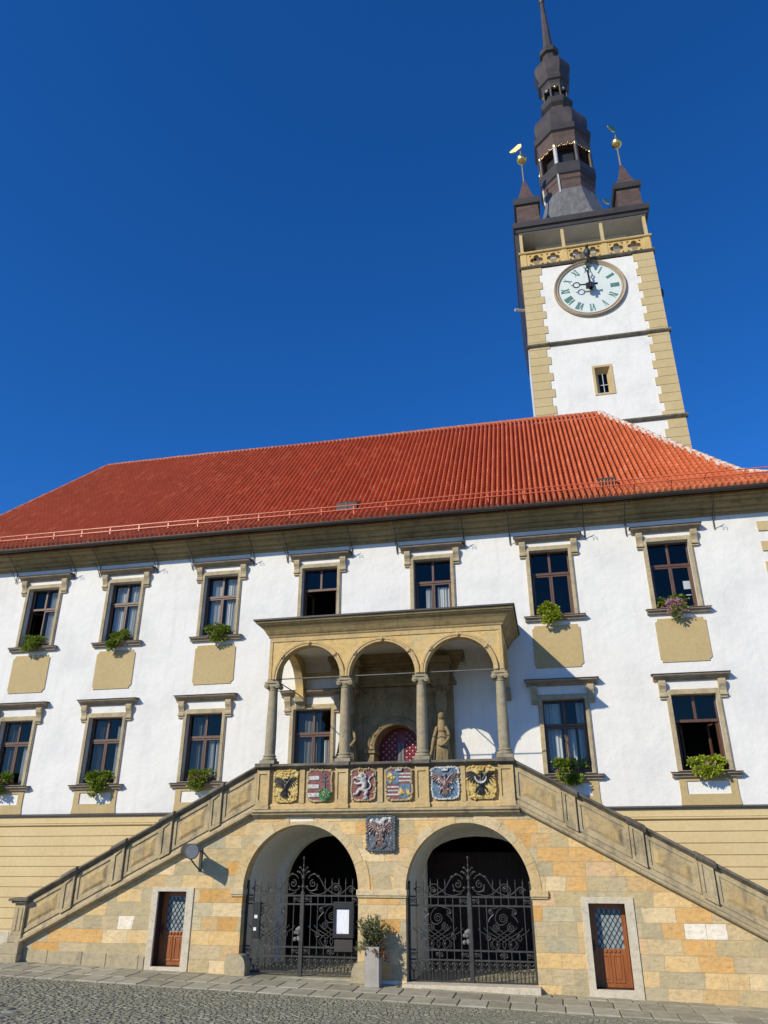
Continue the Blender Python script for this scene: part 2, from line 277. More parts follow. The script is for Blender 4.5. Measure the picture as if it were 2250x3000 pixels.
# ------------------------------------------------------------------ mesh helpers
class MB:
    def __init__(s): s.v = []; s.f = []
    def add(s, vs, fs):
        o = len(s.v); s.v += [tuple(v) for v in vs]; s.f += [tuple(i+o for i in f) for f in fs]; return s
    def box(s, x0, x1, y0, y1, z0, z1):
        return s.add([(x0,y0,z0),(x1,y0,z0),(x1,y1,z0),(x0,y1,z0),(x0,y0,z1),(x1,y0,z1),(x1,y1,z1),(x0,y1,z1)],
                     [(0,3,2,1),(4,5,6,7),(0,1,5,4),(1,2,6,5),(2,3,7,6),(3,0,4,7)])
    def extr(s, prof, x0, x1):
        """closed (y,z) profile swept along x"""
        n = len(prof); a = [(x0, y, z) for y, z in prof] + [(x1, y, z) for y, z in prof]
        fs = [(i, (i+1) % n, (i+1) % n + n, i+n) for i in range(n)]
        s.add(a, fs); tri = fill2d([prof])
        s.add([(x0, y, z) for y, z in tri[0]], tri[1]); s.add([(x1, y, z) for y, z in tri[0]], [f[::-1] for f in tri[1]]); return s
    def plate(s, loops, y0, y1):
        """loops in (x,z): outer then holes; y0 front, y1 back"""
        vs, fs = fill2d(loops)
        s.add([(x, y0, z) for x, z in vs], fs); s.add([(x, y1, z) for x, z in vs], [f[::-1] for f in fs])
        for lp in loops:
            n = len(lp); s.add([(x, y0, z) for x, z in lp] + [(x, y1, z) for x, z in lp], [(i, (i+1) % n, (i+1) % n + n, i+n) for i in range(n)])
        return s
    def plate_yz(s, loops, x0, x1):
        t = MB().plate(loops, x0, x1)
        return s.add([(b, a, c) for a, b, c in t.v], t.f)
    def lathe(s, prof, cx, cy, n=16, rot=0.0, flat=False, zs=0.0):
        """(r,z) profile about a vertical axis; flat=True: r is the across-flats radius"""
        k = 1/cos(PI/n) if flat else 1
        ring = [(cos(2*PI*i/n+rot), sin(2*PI*i/n+rot)) for i in range(n)]
        vs = [(cx+r*k*c, cy+r*k*q, z+zs) for r, z in prof for c, q in ring]; m = len(prof)
        fs = [(j*n+i, j*n+(i+1) % n, (j+1)*n+(i+1) % n, (j+1)*n+i) for j in range(m-1) for i in range(n)]
        fs.append(tuple(range(n-1, -1, -1))); fs.append(tuple((m-1)*n+i for i in range(n)))
        return s.add(vs, fs)
    def tube(s, pts, r, n=6, r1=None, cap=True):
        pts = [Vector(p) for p in pts]; m = len(pts); vs = []
        t0 = (pts[1]-pts[0]).normalized(); up = Vector((0, 1, 0)) if abs(t0.y) < 0.9 else Vector((1, 0, 0))
        a = t0.cross(up).normalized()
        for i, p in enumerate(pts):
            t = (pts[min(i+1, m-1)]-pts[max(i-1, 0)]).normalized()
            a = (a - t*a.dot(t)); a = a.normalized() if a.length > 1e-6 else t.orthogonal().normalized()
            b = t.cross(a); rr = r if r1 is None else r+(r1-r)*i/(m-1)
            vs += [p+(a*cos(2*PI*k/n)+b*sin(2*PI*k/n))*rr for k in range(n)]
        fs = [(j*n+i, j*n+(i+1) % n, (j+1)*n+(i+1) % n, (j+1)*n+i) for j in range(m-1) for i in range(n)]
        if cap: fs += [tuple(range(n-1, -1, -1)), tuple((m-1)*n+i for i in range(n))]
        return s.add(vs, fs)
    def ball(s, c, r, n=8, sy=1.0, sx=1.0, sz=1.0):
        m = max(4, n//2+1); vs = []; fs = []
        for j in range(m+1):
            th = PI*j/m
            for i in range(n):
                ph = 2*PI*i/n; vs.append((c[0]+r*sx*sin(th)*cos(ph), c[1]+r*sy*sin(th)*sin(ph), c[2]+r*sz*cos(th)))
        for j in range(m):
            for i in range(n): fs.append((j*n+i, (j+1)*n+i, (j+1)*n+(i+1) % n, j*n+(i+1) % n))
        return s.add(vs, fs)
    def ring(s, cx, cz, prof, a0=0.0, a1=2*PI, n=48, sx=1.0):
        """closed (r,y) profile swept around an axis along y"""
        full = abs(a1-a0-2*PI) < 1e-6; k = len(prof); cnt = n if full else n+1; vs = []
        for i in range(cnt):
            a = a0+(a1-a0)*i/n
            vs += [(cx+r*sx*cos(a), y, cz+r*sin(a)) for r, y in prof]
        fs = [(i*k+j, i*k+(j+1) % k, ((i+1) % cnt)*k+(j+1) % k, ((i+1) % cnt)*k+j) for i in range(n) for j in range(k)]
        if not full: fs += [tuple(range(k)), tuple((cnt-1)*k+j for j in range(k-1, -1, -1))]
        return s.add(vs, fs)
    def build(s, name, mat, parent=None, smooth=None, bevel=0):
        me = bpy.data.meshes.new(name); me.from_pydata(s.v, [], s.f); me.validate()
        bm = bmesh.new(); bm.from_mesh(me)
        bmesh.ops.remove_doubles(bm, verts=bm.verts, dist=1e-5); bmesh.ops.recalc_face_normals(bm, faces=bm.faces)
        bm.to_mesh(me); bm.free(); me.materials.append(mat if not isinstance(mat, str) else M[mat])
        if smooth is not None:
            me.polygons.foreach_set('use_smooth', [True]*len(me.polygons)); me.set_sharp_from_angle(angle=R(smooth))
        o = bpy.data.objects.new(name, me); C.objects.link(o)
        if bevel:
            md = o.modifiers.new('soft_edges', 'BEVEL'); md.width = bevel; md.segments = 2; md.limit_method = 'ANGLE'; md.angle_limit = R(35)
        if parent is not None: adopt(o, parent)
        return o
BASE = {}
def adopt(o, parent):
    o.parent = parent; o.matrix_parent_inverse = Matrix.Translation(-BASE.get(parent.name, Vector((0, 0, 0))))
    return o
def inside(p, lp):
    x, y = p; r = False; j = len(lp)-1
    for i in range(len(lp)):
        xi, yi = lp[i]; xj, yj = lp[j]
        if (yi > y) != (yj > y) and x < (xj-xi)*(y-yi)/(yj-yi)+xi: r = not r
        j = i
    return r
def fill2d(loops):
    co = []; ed = []
    for lp in loops:
        o = len(co); n = len(lp); co += [Vector(p) for p in lp]; ed += [(o+i, o+(i+1) % n) for i in range(n)]
    r = delaunay_2d_cdt(co, ed, [], 0, 1e-6)
    vs = [tuple(v) for v in r[0]]; fs = []
    for f in r[2]:
        f = tuple(f); c = (sum(vs[i][0] for i in f)/len(f), sum(vs[i][1] for i in f)/len(f))
        if sum(inside(c, lp) for lp in loops) % 2: fs.append(f)
    return vs, fs
def empty(name, loc):
    o = bpy.data.objects.new(name, None); C.objects.link(o); o.location = loc; o.empty_display_size = 0.3
    BASE[o.name] = Vector(loc); return o
def tag(o, label=None, cat=None, group=None, kind=None):
    for k, v in (('label', label), ('category', cat), ('group', group), ('kind', kind)):
        if v: o[k] = v
    return o
def arc(cx, cz, r, a0, a1, n=20, sx=1.0):
    return [(cx+r*sx*cos(a0+(a1-a0)*i/n), cz+r*sin(a0+(a1-a0)*i/n)) for i in range(n+1)]
def rect(x0, x1, z0, z1): return [(x0, z0), (x1, z0), (x1, z1), (x0, z1)]
def arch_loop(x0, x1, zb, zs, n=24):
    c = (x0+x1)/2; r = (x1-x0)/2
    return [(x0, zb), (x1, zb)] + arc(c, zs, r, 0, PI, n)
def spiral(cx, cz, r0, r1, a0, turns, y, n=22, hand=1):
    out = []
    for i in range(n+1):
        t = i/n; a = a0+hand*turns*2*PI*t; r = r0+(r1-r0)*t
        out.append((cx+r*cos(a), y, cz+r*sin(a)))
    return out
def smoothpath(pts, k=5):
    """Catmull-Rom through the points"""
    P = [Vector(p) for p in pts]; out = []
    for i in range(len(P)-1):
        p0 = P[max(i-1, 0)]; p1 = P[i]; p2 = P[i+1]; p3 = P[min(i+2, len(P)-1)]
        for j in range(k):
            t = j/k; out.append(0.5*((2*p1)+(p2-p0)*t+(2*p0-5*p1+4*p2-p3)*t*t+(3*p1-p0-3*p2+p3)*t**3))
    out.append(P[-1]); return [tuple(v) for v in out]

# ------------------------------------------------------------------ camera, sun, sky
F, PITCH, ROLL, YAW = 2200.0, 0.4292967990111221, -0.00197742790773082, -0.206938755605706
CAM = Vector((0, -25, 2.9))
cy, sy, cp, sp = cos(YAW), sin(YAW), cos(PITCH), sin(PITCH)
fw = Vector((sy*cp, cy*cp, sp)); rt = Vector((cy, -sy, 0)); up = rt.cross(fw)
c_, s_ = cos(ROLL), sin(ROLL); rt, up = c_*rt+s_*up, -s_*rt+c_*up
cam = bpy.data.cameras.new('camera'); cam.sensor_fit = 'HORIZONTAL'; cam.sensor_width = 36; cam.lens = 36*F/2250
cam.clip_start = 0.1; cam.clip_end = 3000
co = bpy.data.objects.new('camera', cam); C.objects.link(co)
co.matrix_world = Matrix(((rt.x, up.x, -fw.x, CAM.x), (rt.y, up.y, -fw.y, CAM.y), (rt.z, up.z, -fw.z, CAM.z), (0, 0, 0, 1)))
scene.camera = co
SUN = Vector((-0.74, -1.0, 0.715)).normalized()
elev = math.asin(SUN.z)
sl = bpy.data.lights.new('sun', 'SUN'); sl.energy = 4.25; sl.angle = R(0.5); sl.color = (1.0, 0.905, 0.71)
so = bpy.data.objects.new('sun', sl); C.objects.link(so); so.rotation_mode = 'QUATERNION'; so.rotation_quaternion = SUN.to_track_quat('Z', 'Y'); so.location = (-30, -60, 50)
w = bpy.data.worlds.new('World'); scene.world = w; w.use_nodes = True; nt = w.node_tree
sk = nt.nodes.new('ShaderNodeTexSky'); sk.sky_type = 'NISHITA'; sk.sun_disc = False; sk.sun_elevation = elev; sk.sun_rotation = math.atan2(SUN.x, SUN.y)
sk.altitude = 0; sk.air_density = 0.9; sk.dust_density = 0.0; sk.ozone_density = 10.0
bg = nt.nodes['Background']; bg.inputs['Strength'].default_value = 0.14
hs = nt.nodes.new('ShaderNodeHueSaturation'); hs.inputs['Hue'].default_value = 0.506; hs.inputs['Saturation'].default_value = 1.13; hs.inputs['Value'].default_value = 1.17
nt.links.new(sk.outputs[0], hs.inputs['Color']); nt.links.new(hs.outputs[0], bg.inputs['Color'])
scene.view_settings.view_transform = 'Standard'; scene.view_settings.look = 'None'; scene.view_settings.exposure = 0.0; scene.view_settings.gamma = 1.0
scene.render.filter_size = 1.1
scene.cycles.max_bounces = 6; scene.cycles.diffuse_bounces = 3; scene.cycles.glossy_bounces = 3; scene.cycles.transparent_max_bounces = 10
scene.cycles.caustics_reflective = False; scene.cycles.caustics_refractive = False

# ------------------------------------------------------------------ ground
def gz(x, y=-2.9):
    """the square falls to the right and towards the building"""
    xx = max(-30, min(20, x)); b = -0.212-0.026*xx
    if y > -5.0: return b-0.015*min(2.1, max(0, -2.9-y))
    return b-0.035+0.072*min(-5.0-y, 22)
mb = MB()
xs = [-300, -60, -30, -20, -12, -5, 2, 10, 20, 60, 300]; ys = [-400, -120, -60, -27.5, -20, -14, -9, -5.0, -2.0, 3, 40, 120, 400]
mb.add([(x, y, gz(x, y)-0.05) for y in ys for x in xs], [(j*11+i, j*11+i+1, (j+1)*11+i+1, (j+1)*11+i) for j in range(len(ys)-1) for i in range(10)])
sq = tag(mb.build('square', 'far_paving'), 'wide town square under the paving', 'square', kind='structure')
sq.data.materials.append(M['joint'])
for p in sq.data.polygons:
    if -14.6 < p.center.y < 4 and -21 < p.center.x < 12: p.material_index = 1
# granite setts: arcs of small stones, larger worn blocks at the left
mb = MB(); r = random.Random(3)
def sett(cx, cyy, lx, ly, ang, h):
    ca, sa = cos(ang), sin(ang); vs = []
    for (sx, syy, zz) in ((1, 1, 0.1), (0.98, 0.98, 0.6), (0.8, 0.8, 1.0)):
        for a, b in ((-1, -1), (1, -1), (1, 1), (-1, 1)):
            u = a*lx/2*sx*r.uniform(0.93, 1.03); v = b*ly/2*syy*r.uniform(0.93, 1.03)
            X = cx+u*ca-v*sa; Y = cyy+u*sa+v*ca; vs.append((X, Y, gz(X, Y)-0.04+h*zz))
    fs = [(j*4+i, j*4+(i+1) % 4, j*4+4+(i+1) % 4, j*4+4+i) for j in range(2) for i in range(4)]; fs.append((8, 9, 10, 11)); mb.add(vs, fs)
y = -5.32; row = 0
while y > -13.4:
    x = -20.0; dy = 0.098
    while x < 7.5:
        bigzone = (x+15.8)*0.42 < (-y-6.9)*1.0-1.2 and x < -9.5 and y < -7.4
        yy = y+0.06*sin(x*2.1+row*0.2)
        L = r.uniform(0.085, 0.14)
        if not bigzone and 12 > abs(x) -2:
            sett(x+L/2, yy+r.uniform(-0.008, 0.008), L*0.96, dy*0.96, 0.13*cos(x*2.1+row*0.2)+r.uniform(-0.06, 0.06), 0.034*r.uniform(0.75, 1.3))
        x += L
    y -= dy; row += 1
y = -7.2
while y > -13.4:
    x = -20.0; dy = r.uniform(0.24, 0.32)
    while x < -8.5:
        L = r.uniform(0.3, 0.5)
        if (x+15.8)*0.42 < (-y-6.9)-1.2 and x < -9.5 and y < -7.4: sett(x+L/2, y-dy/2, L*0.95, dy*0.93, r.uniform(-0.05, 0.05), 0.052*r.uniform(0.8, 1.2))
        x += L
    y -= dy
tag(mb.build('cobbled_road', 'cobble', smooth=50), 'grey granite setts of the square', 'road', kind='structure')
# pavement of big slabs along the building
mb = MB(); r = random.Random(5)
for (ya, yb, wd, j0) in ((-2.3, -3.34, 0.66, 0), (-3.35, -4.2, 0.6, 0.3), (-4.21, -5.0, 0.6, 0.17), (-5.01, -5.24, 0.7, 0.1)):
    x = -26.0+j0
    while x < 9.6:
        L = wd*r.uniform(0.85, 1.15); g = 0.011; t = r.uniform(-0.007, 0.007)
        xa, xb = x+g, x+L-g; top = 0.0 if yb > -5.1 else -0.012
        bev = 0.014
        cs = [(xa, yb+g), (xb, yb+g), (xb, ya-g), (xa, ya-g)]
        ci = [(xa+bev, yb+g+bev), (xb-bev, yb+g+bev), (xb-bev, ya-g-bev), (xa+bev, ya-g-bev)]
        z = lambda q, d: (q[0], q[1], gz(q[0], max(q[1], -4.99))+top+t+d)
        mb.add([z(q, -0.12) for q in cs]+[z(q, -0.012) for q in cs]+[z(q, 0) for q in ci], [(i, (i+1) % 4, (i+1) % 4+4, i+4) for i in range(4)]+[(4+i, 4+(i+1) % 4, 8+(i+1) % 4, 8+i) for i in range(4)]+[(8, 9, 10, 11)])
        x += L
tag(mb.build('pavement', 'slab'), 'strip of sandstone slabs in front of the stair', 'pavement', kind='structure')

# ------------------------------------------------------------------ town hall
hall = tag(empty('town_hall', (-8.3, 0, 0)), 'white rendered town hall with red tiled hip roof behind the loggia', 'building')
WU = [-18.98, -15.45, -11.5, -7.65, -3.5, 0.59, 4.52]; WL = [-19.05, -15.45, -11.66, -7.74, 0.59, 4.53]
ZU, HU, ZL, HL = 10.2, 2.37, 5.17, 2.28
XA, XB = -24.7, 8.15
holes = [rect(x-0.67, x+0.67, ZU, ZU+HU) for x in WU] + [rect(x-0.67, x+0.67, ZL, ZL+HL) for x in WL] + [arch_loop(-5.6, -3.98, 4.13, 6.05)]
wall = MB().plate([rect(XA, XB, 3.97, 13.5)]+holes, 0, 0.4).build('wall', 'white', hall)
mb = MB().box(XA, XA+0.4, 0.4, 14, -1, 13.9).box(XB-0.4, XB, 0.4, 14, -1, 13.9).box(XA+0.4, XB-0.4, 13.6, 14, -1, 13.9)
mb.build('side_wall', 'white', hall)
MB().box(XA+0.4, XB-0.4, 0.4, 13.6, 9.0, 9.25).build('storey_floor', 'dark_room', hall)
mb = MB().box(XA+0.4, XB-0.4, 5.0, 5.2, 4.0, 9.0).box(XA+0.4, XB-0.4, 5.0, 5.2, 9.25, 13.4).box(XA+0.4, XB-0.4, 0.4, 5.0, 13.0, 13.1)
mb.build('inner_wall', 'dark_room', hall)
# rusticated ground storey, left and right of the loggia
for x0, x1 in ((XA, -8.95), (-0.45, XB)):
    mb = MB().box(x0, x1, -0.055, 0.4, -1.2, 3.83).box(x0, x1, -0.11, 0.02, 3.925, 4.15).box(x0, x1, -0.09, 0.02, 3.9, 3.925)
    z = 3.83
    while z > -0.8:
        mb.box(x0, x1, -0.085, -0.05, z-0.298, z-0.012); z -= 0.31
    mb.build('ground_storey', 'cream', hall, bevel=0.008)
    MB().extr([(-0.05, 3.83), (-0.085, 3.83), (-0.15, 3.87), (-0.15, 3.9), (-0.05, 3.9)], x0, x1).build('fillet_moulding', 'cream', hall)
for x0, x1 in ((XA, -8.45), (-0.95, XB)): MB().extr([(0.01, 4.155), (-0.19, 4.152), (-0.19, 4.185), (0.01, 4.235)], x0, x1).build('string_flashing', 'dark_metal', hall)
mb = MB()
x = XA
while x < -9.5:
    L = rng.uniform(0.8, 1.3); mb.box(x+0.006, min(x+L, -9)-0.006, -0.14, -0.04, -1.0, 0.26+rng.uniform(-0.01, 0.01)); mb.box(x+0.3, min(x+L+0.3, -9)-0.012, -0.13, -0.04, 0.27, 0.68); x += L
mb.build('footing', 'pale_stone', hall, bevel=0.015)
mb = MB(); z = 13.02
for k in range(24):
    xx = 7.44 if k % 2 == 0 else 7.78
    mb.box(xx, XB+0.04, -0.045, 0.3, z-0.345, z-0.008); z -= 0.355
mb.build('quoin', 'quoin', hall, bevel=0.008)
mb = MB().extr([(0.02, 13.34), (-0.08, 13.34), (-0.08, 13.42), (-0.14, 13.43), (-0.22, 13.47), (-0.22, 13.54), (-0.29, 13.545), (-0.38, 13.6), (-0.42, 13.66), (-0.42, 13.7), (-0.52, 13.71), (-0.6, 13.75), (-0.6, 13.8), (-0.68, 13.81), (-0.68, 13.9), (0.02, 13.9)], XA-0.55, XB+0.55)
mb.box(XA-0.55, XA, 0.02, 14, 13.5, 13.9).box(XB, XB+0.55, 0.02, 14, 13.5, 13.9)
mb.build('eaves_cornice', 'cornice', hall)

# roof: rows of monk-and-nun tiles as relief
def rz(y): return 13.92+1.0724*(y+0.6) if y > 0.6 else 15.207-(0.6-y)*0.832
def lim(y, pts):
    for (ya, xa), (yb, xb) in zip(pts, pts[1:]):
        if ya <= y <= yb: return xa+(xb-xa)*(y-ya)/(yb-ya)
    return pts[0][1] if y < pts[0][0] else pts[-1][1]
HR = [(-0.85, 8.95), (-0.1, 8.2), (0.5, 7.45), (3.13, 5.89), (6.87, 3.735)]
HLF = [(-0.85, -25.55), (2.4, -23.9), (6.87, -21.8)]
us = [(0.0, -0.09), (0.1, -0.09), (0.14, 0.02), (0.25, 0.1), (0.42, 0.132), (0.58, 0.115), (0.7, 0.045), (0.78, -0.09)]
rows = []; y = -0.88
while y < 6.87:
    sl_ = 0.832 if y < 0.6 else 1.0724; d = 0.34/math.hypot(1, sl_); rows.append((y, min(y+d, 6.9), sl_)); y += d
verts = []; faces = []; wx = 0.2; ncol = int(34.8/wx)
tr = random.Random(11)
for (ya, yb, s0) in rows:
    nrm = Vector((0, -s0, 1)).normalized(); xl, xr = lim((ya+yb)/2, HLF), lim((ya+yb)/2, HR)
    for c in range(ncol):
        x0 = -25.7+c*wx
        if x0+wx*0.9 < xl or x0 > xr: continue
        o = len(verts); jz = tr.uniform(-0.004, 0.006); jx = tr.uniform(-0.003, 0.003)
        for (yy, lift) in ((ya, -0.05), (ya, 0.03+jz), (yb+0.02, 0.0)):
            for u, h in us:
                hh = 0.0 if lift == -0.05 else h
                n = hh+lift; verts.append((x0+u*wx+jx, yy+nrm.y*n, rz(yy)+nrm.z*n))
            n = lift-(0.0 if lift == -0.05 else 0.09); verts.append((x0+wx+jx, yy+nrm.y*n, rz(yy)+nrm.z*n))
        k = len(us)+1
        for rr in range(2):
            for i in range(k-1): faces.append((o+rr*k+i, o+rr*k+i+1, o+(rr+1)*k+i+1, o+(rr+1)*k+i))
mb = MB(); mb.v = verts; mb.f = faces
# plain planes of the other sides and a lining below the tiles
YB = 13.74
for xs_fn, ys in ((HR, (-0.8, -0.1, 0.5, 1.5, 3.13, 5.0, 6.87)), (HLF, (-0.8, 0.6, 2.4, 4.5, 6.87))):
    fr = [(lim(y, xs_fn)+(-0.1 if xs_fn is HR else 0.1), y, rz(y)-0.12) for y in ys]; bk = [(x, YB-y, z) for x, y, z in fr]; n = len(ys)
    mb.add(fr+bk, [(i, i+1, n+i+1, n+i) for i in range(n-1)])
for flip in (0, 1):
    pts = [(lim(y, f)+d, (YB-y if flip else y), rz(y)-0.2) for y in (-0.8, 0.6, 6.87) for f, d in ((HLF, 0.15), (HR, -0.15))]
    mb.add(pts, [(0, 1, 3, 2), (2, 3, 5, 4)])
me = bpy.data.meshes.new('roof'); me.from_pydata(mb.v, [], mb.f); me.materials.append(M['tile'])
me.polygons.foreach_set('use_smooth', [True]*len(me.polygons)); me.set_sharp_from_angle(angle=R(48))
roof = bpy.data.objects.new('roof', me); C.objects.link(roof); adopt(roof, hall)
def caps(path, r0, L):
    m = MB(); P = [Vector(p) for p in path]
    for a, b in zip(P, P[1:]):
        n = max(1, round((b-a).length/L))
        for i in range(n):
            p, q = a.lerp(b, i/n), a.lerp(b, (i+1.12)/n); m.tube([p, q], r0*tr.uniform(0.96, 1.08), 10, r0*0.84)
    return m
ZR = rz(6.87)
rp = [(-21.8+i*0.8*1.0, 6.87, ZR+0.03+0.03*sin(i*0.31)+tr.uniform(-0.012, 0.012)) for i in range(32)]+[(3.735, 6.87, ZR+0.03)]
caps(rp, 0.13, 0.4).build('ridge_tiles', 'ridge', roof, smooth=40)
hr = [(lim(y, HR), y, rz(y)+0.06) for y in (-0.85, -0.1, 0.5, 1.4, 2.3, 3.13, 4.2, 5.5, 6.87)]
caps(hr, 0.125, 0.4).build('hip_tiles', 'mortar', roof, smooth=40)
mb = MB()
for a, b in zip(hr, hr[1:]):
    n = max(2, int((Vector(b)-Vector(a)).length/0.1))
    for i in range(n):
        p = Vector(a).lerp(Vector(b), i/n); mb.ball((p.x-0.1+tr.uniform(-0.05, 0.05), p.y-0.06, p.z-0.02+tr.uniform(-0.04, 0.03)), tr.uniform(0.05, 0.11), 6)
mb.build('hip_mortar', 'mortar', roof, smooth=40)
caps([(lim(y, HLF), y, rz(y)+0.05) for y in (-0.85, 0.6, 2.4, 4.5, 6.87)], 0.12, 0.4).build('hip_tiles', 'ridge', roof, smooth=40)
# snow guard along the eaves
mb = MB(); x = -25.0
while x < 8.0:
    mb.box(x-0.022, x+0.022, -0.4, -0.36, rz(-0.38)+0.02, rz(-0.38)+0.44); mb.tube([(x, -0.38, rz(-0.38)+0.4), (x, 0.1, rz(0.1)+0.03)], 0.016, 5); x += 1.245
for dz in (0.24, 0.41): mb.tube([(-25.1, -0.41, rz(-0.38)+dz), (8.1, -0.41, rz(-0.38)+dz)], 0.022, 6)
mb.build('snow_guard', 'red_metal', roof)
for xc, wv, nsl in ((-6.72, 0.8, 0), (2.9, 0.6, 5)):
    mb = MB(); s0 = 1.0724; ya, yb = -0.0, 0.62
    za, zb = rz(ya)+0.42, rz(yb)+0.24; x0, x1 = xc-wv/2, xc+wv/2
    mb.add([(x0, ya, za), (x1, ya, za), (x1, yb, zb), (x0, yb, zb), (x0, ya+0.03, za-0.3), (x1, ya+0.03, za-0.3), (x1, yb, zb-0.3), (x0, yb, zb-0.3)], [(0, 1, 2, 3), (4, 7, 6, 5), (0, 4, 5, 1), (1, 5, 6, 2), (2, 6, 7, 3), (3, 7, 4, 0)])
    rv = mb.build('roof_vent', 'dark_metal', roof)
    mb = MB()
    if nsl:
        for i in range(nsl): mb.box(x0+0.05+i*(wv-0.04)/nsl, x0+0.05+(i+0.28)*(wv-0.04)/nsl, ya-0.03, ya+0.3, rz(ya)-0.02, za-0.05)
        mb.build('vent_slat', 'tile', roof)
    else:
        mb.box(xc-0.02, xc+0.02, ya-0.02, ya+0.02, rz(ya)+0.03, za+0.03).box(x0, x1, ya-0.04, ya, rz(ya)+0.1, rz(ya)+0.15); mb.build('vent_bar', 'lead', roof)
# gutter and its iron brackets
mb = MB(); n = 10; prof = [(-0.9+0.095*cos(PI+PI*i/n), 13.94+0.095*sin(PI+PI*i/n)) for i in range(n+1)]
prof += [(y*1.0+(-0.9-y)*0.12, z+0.012*(z < 13.93)) for y, z in prof[::-1]]
mb.extr(prof, XA-0.85, XB+0.85); mb.tube([(XA-0.85, -0.995, 13.945), (XB+0.85, -0.995, 13.945)], 0.016, 6)
mb.build('gutter', 'dark_metal', hall, smooth=40)
mb = MB().tube(smoothpath([(0, -0.9, 13.84), (0, -0.66, 13.7), (0, -0.32, 13.48), (0, -0.09, 13.3), (0, -0.05, 13.1), (0, -0.045, 12.9)], 3), 0.014, 5)
mb.tube([(0, -0.05, 12.92), (0, -0.45, 13.33)], 0.012, 5).tube([(0, -0.045, 13.28), (0, -0.045, 12.86)], 0.02, 5)
for (y0, z0, r0) in ((-0.34, 13.2, 0.07), (-0.5, 13.3, 0.06)):
    mb.tube([(0, y0+r0*cos(a*0.5)*(1-a*0.05)-0.03, z0-0.06+r0*sin(a*0.5)*(1-a*0.05)) for a in range(11)], 0.009, 5)
hook = mb.build('gutter_bracket', 'iron', hall)
hx = [-20.35, -17.77, -16.66, -14.21, -12.74, -10.27, -8.93, -6.45, -4.76, -2.31, -0.7, 1.87, 3.25, 6.1]
for i, x in enumerate(hx):
    o = hook if i == 0 else hook.copy()
    if i: C.objects.link(o)
    o.location = (x, 0, 0)

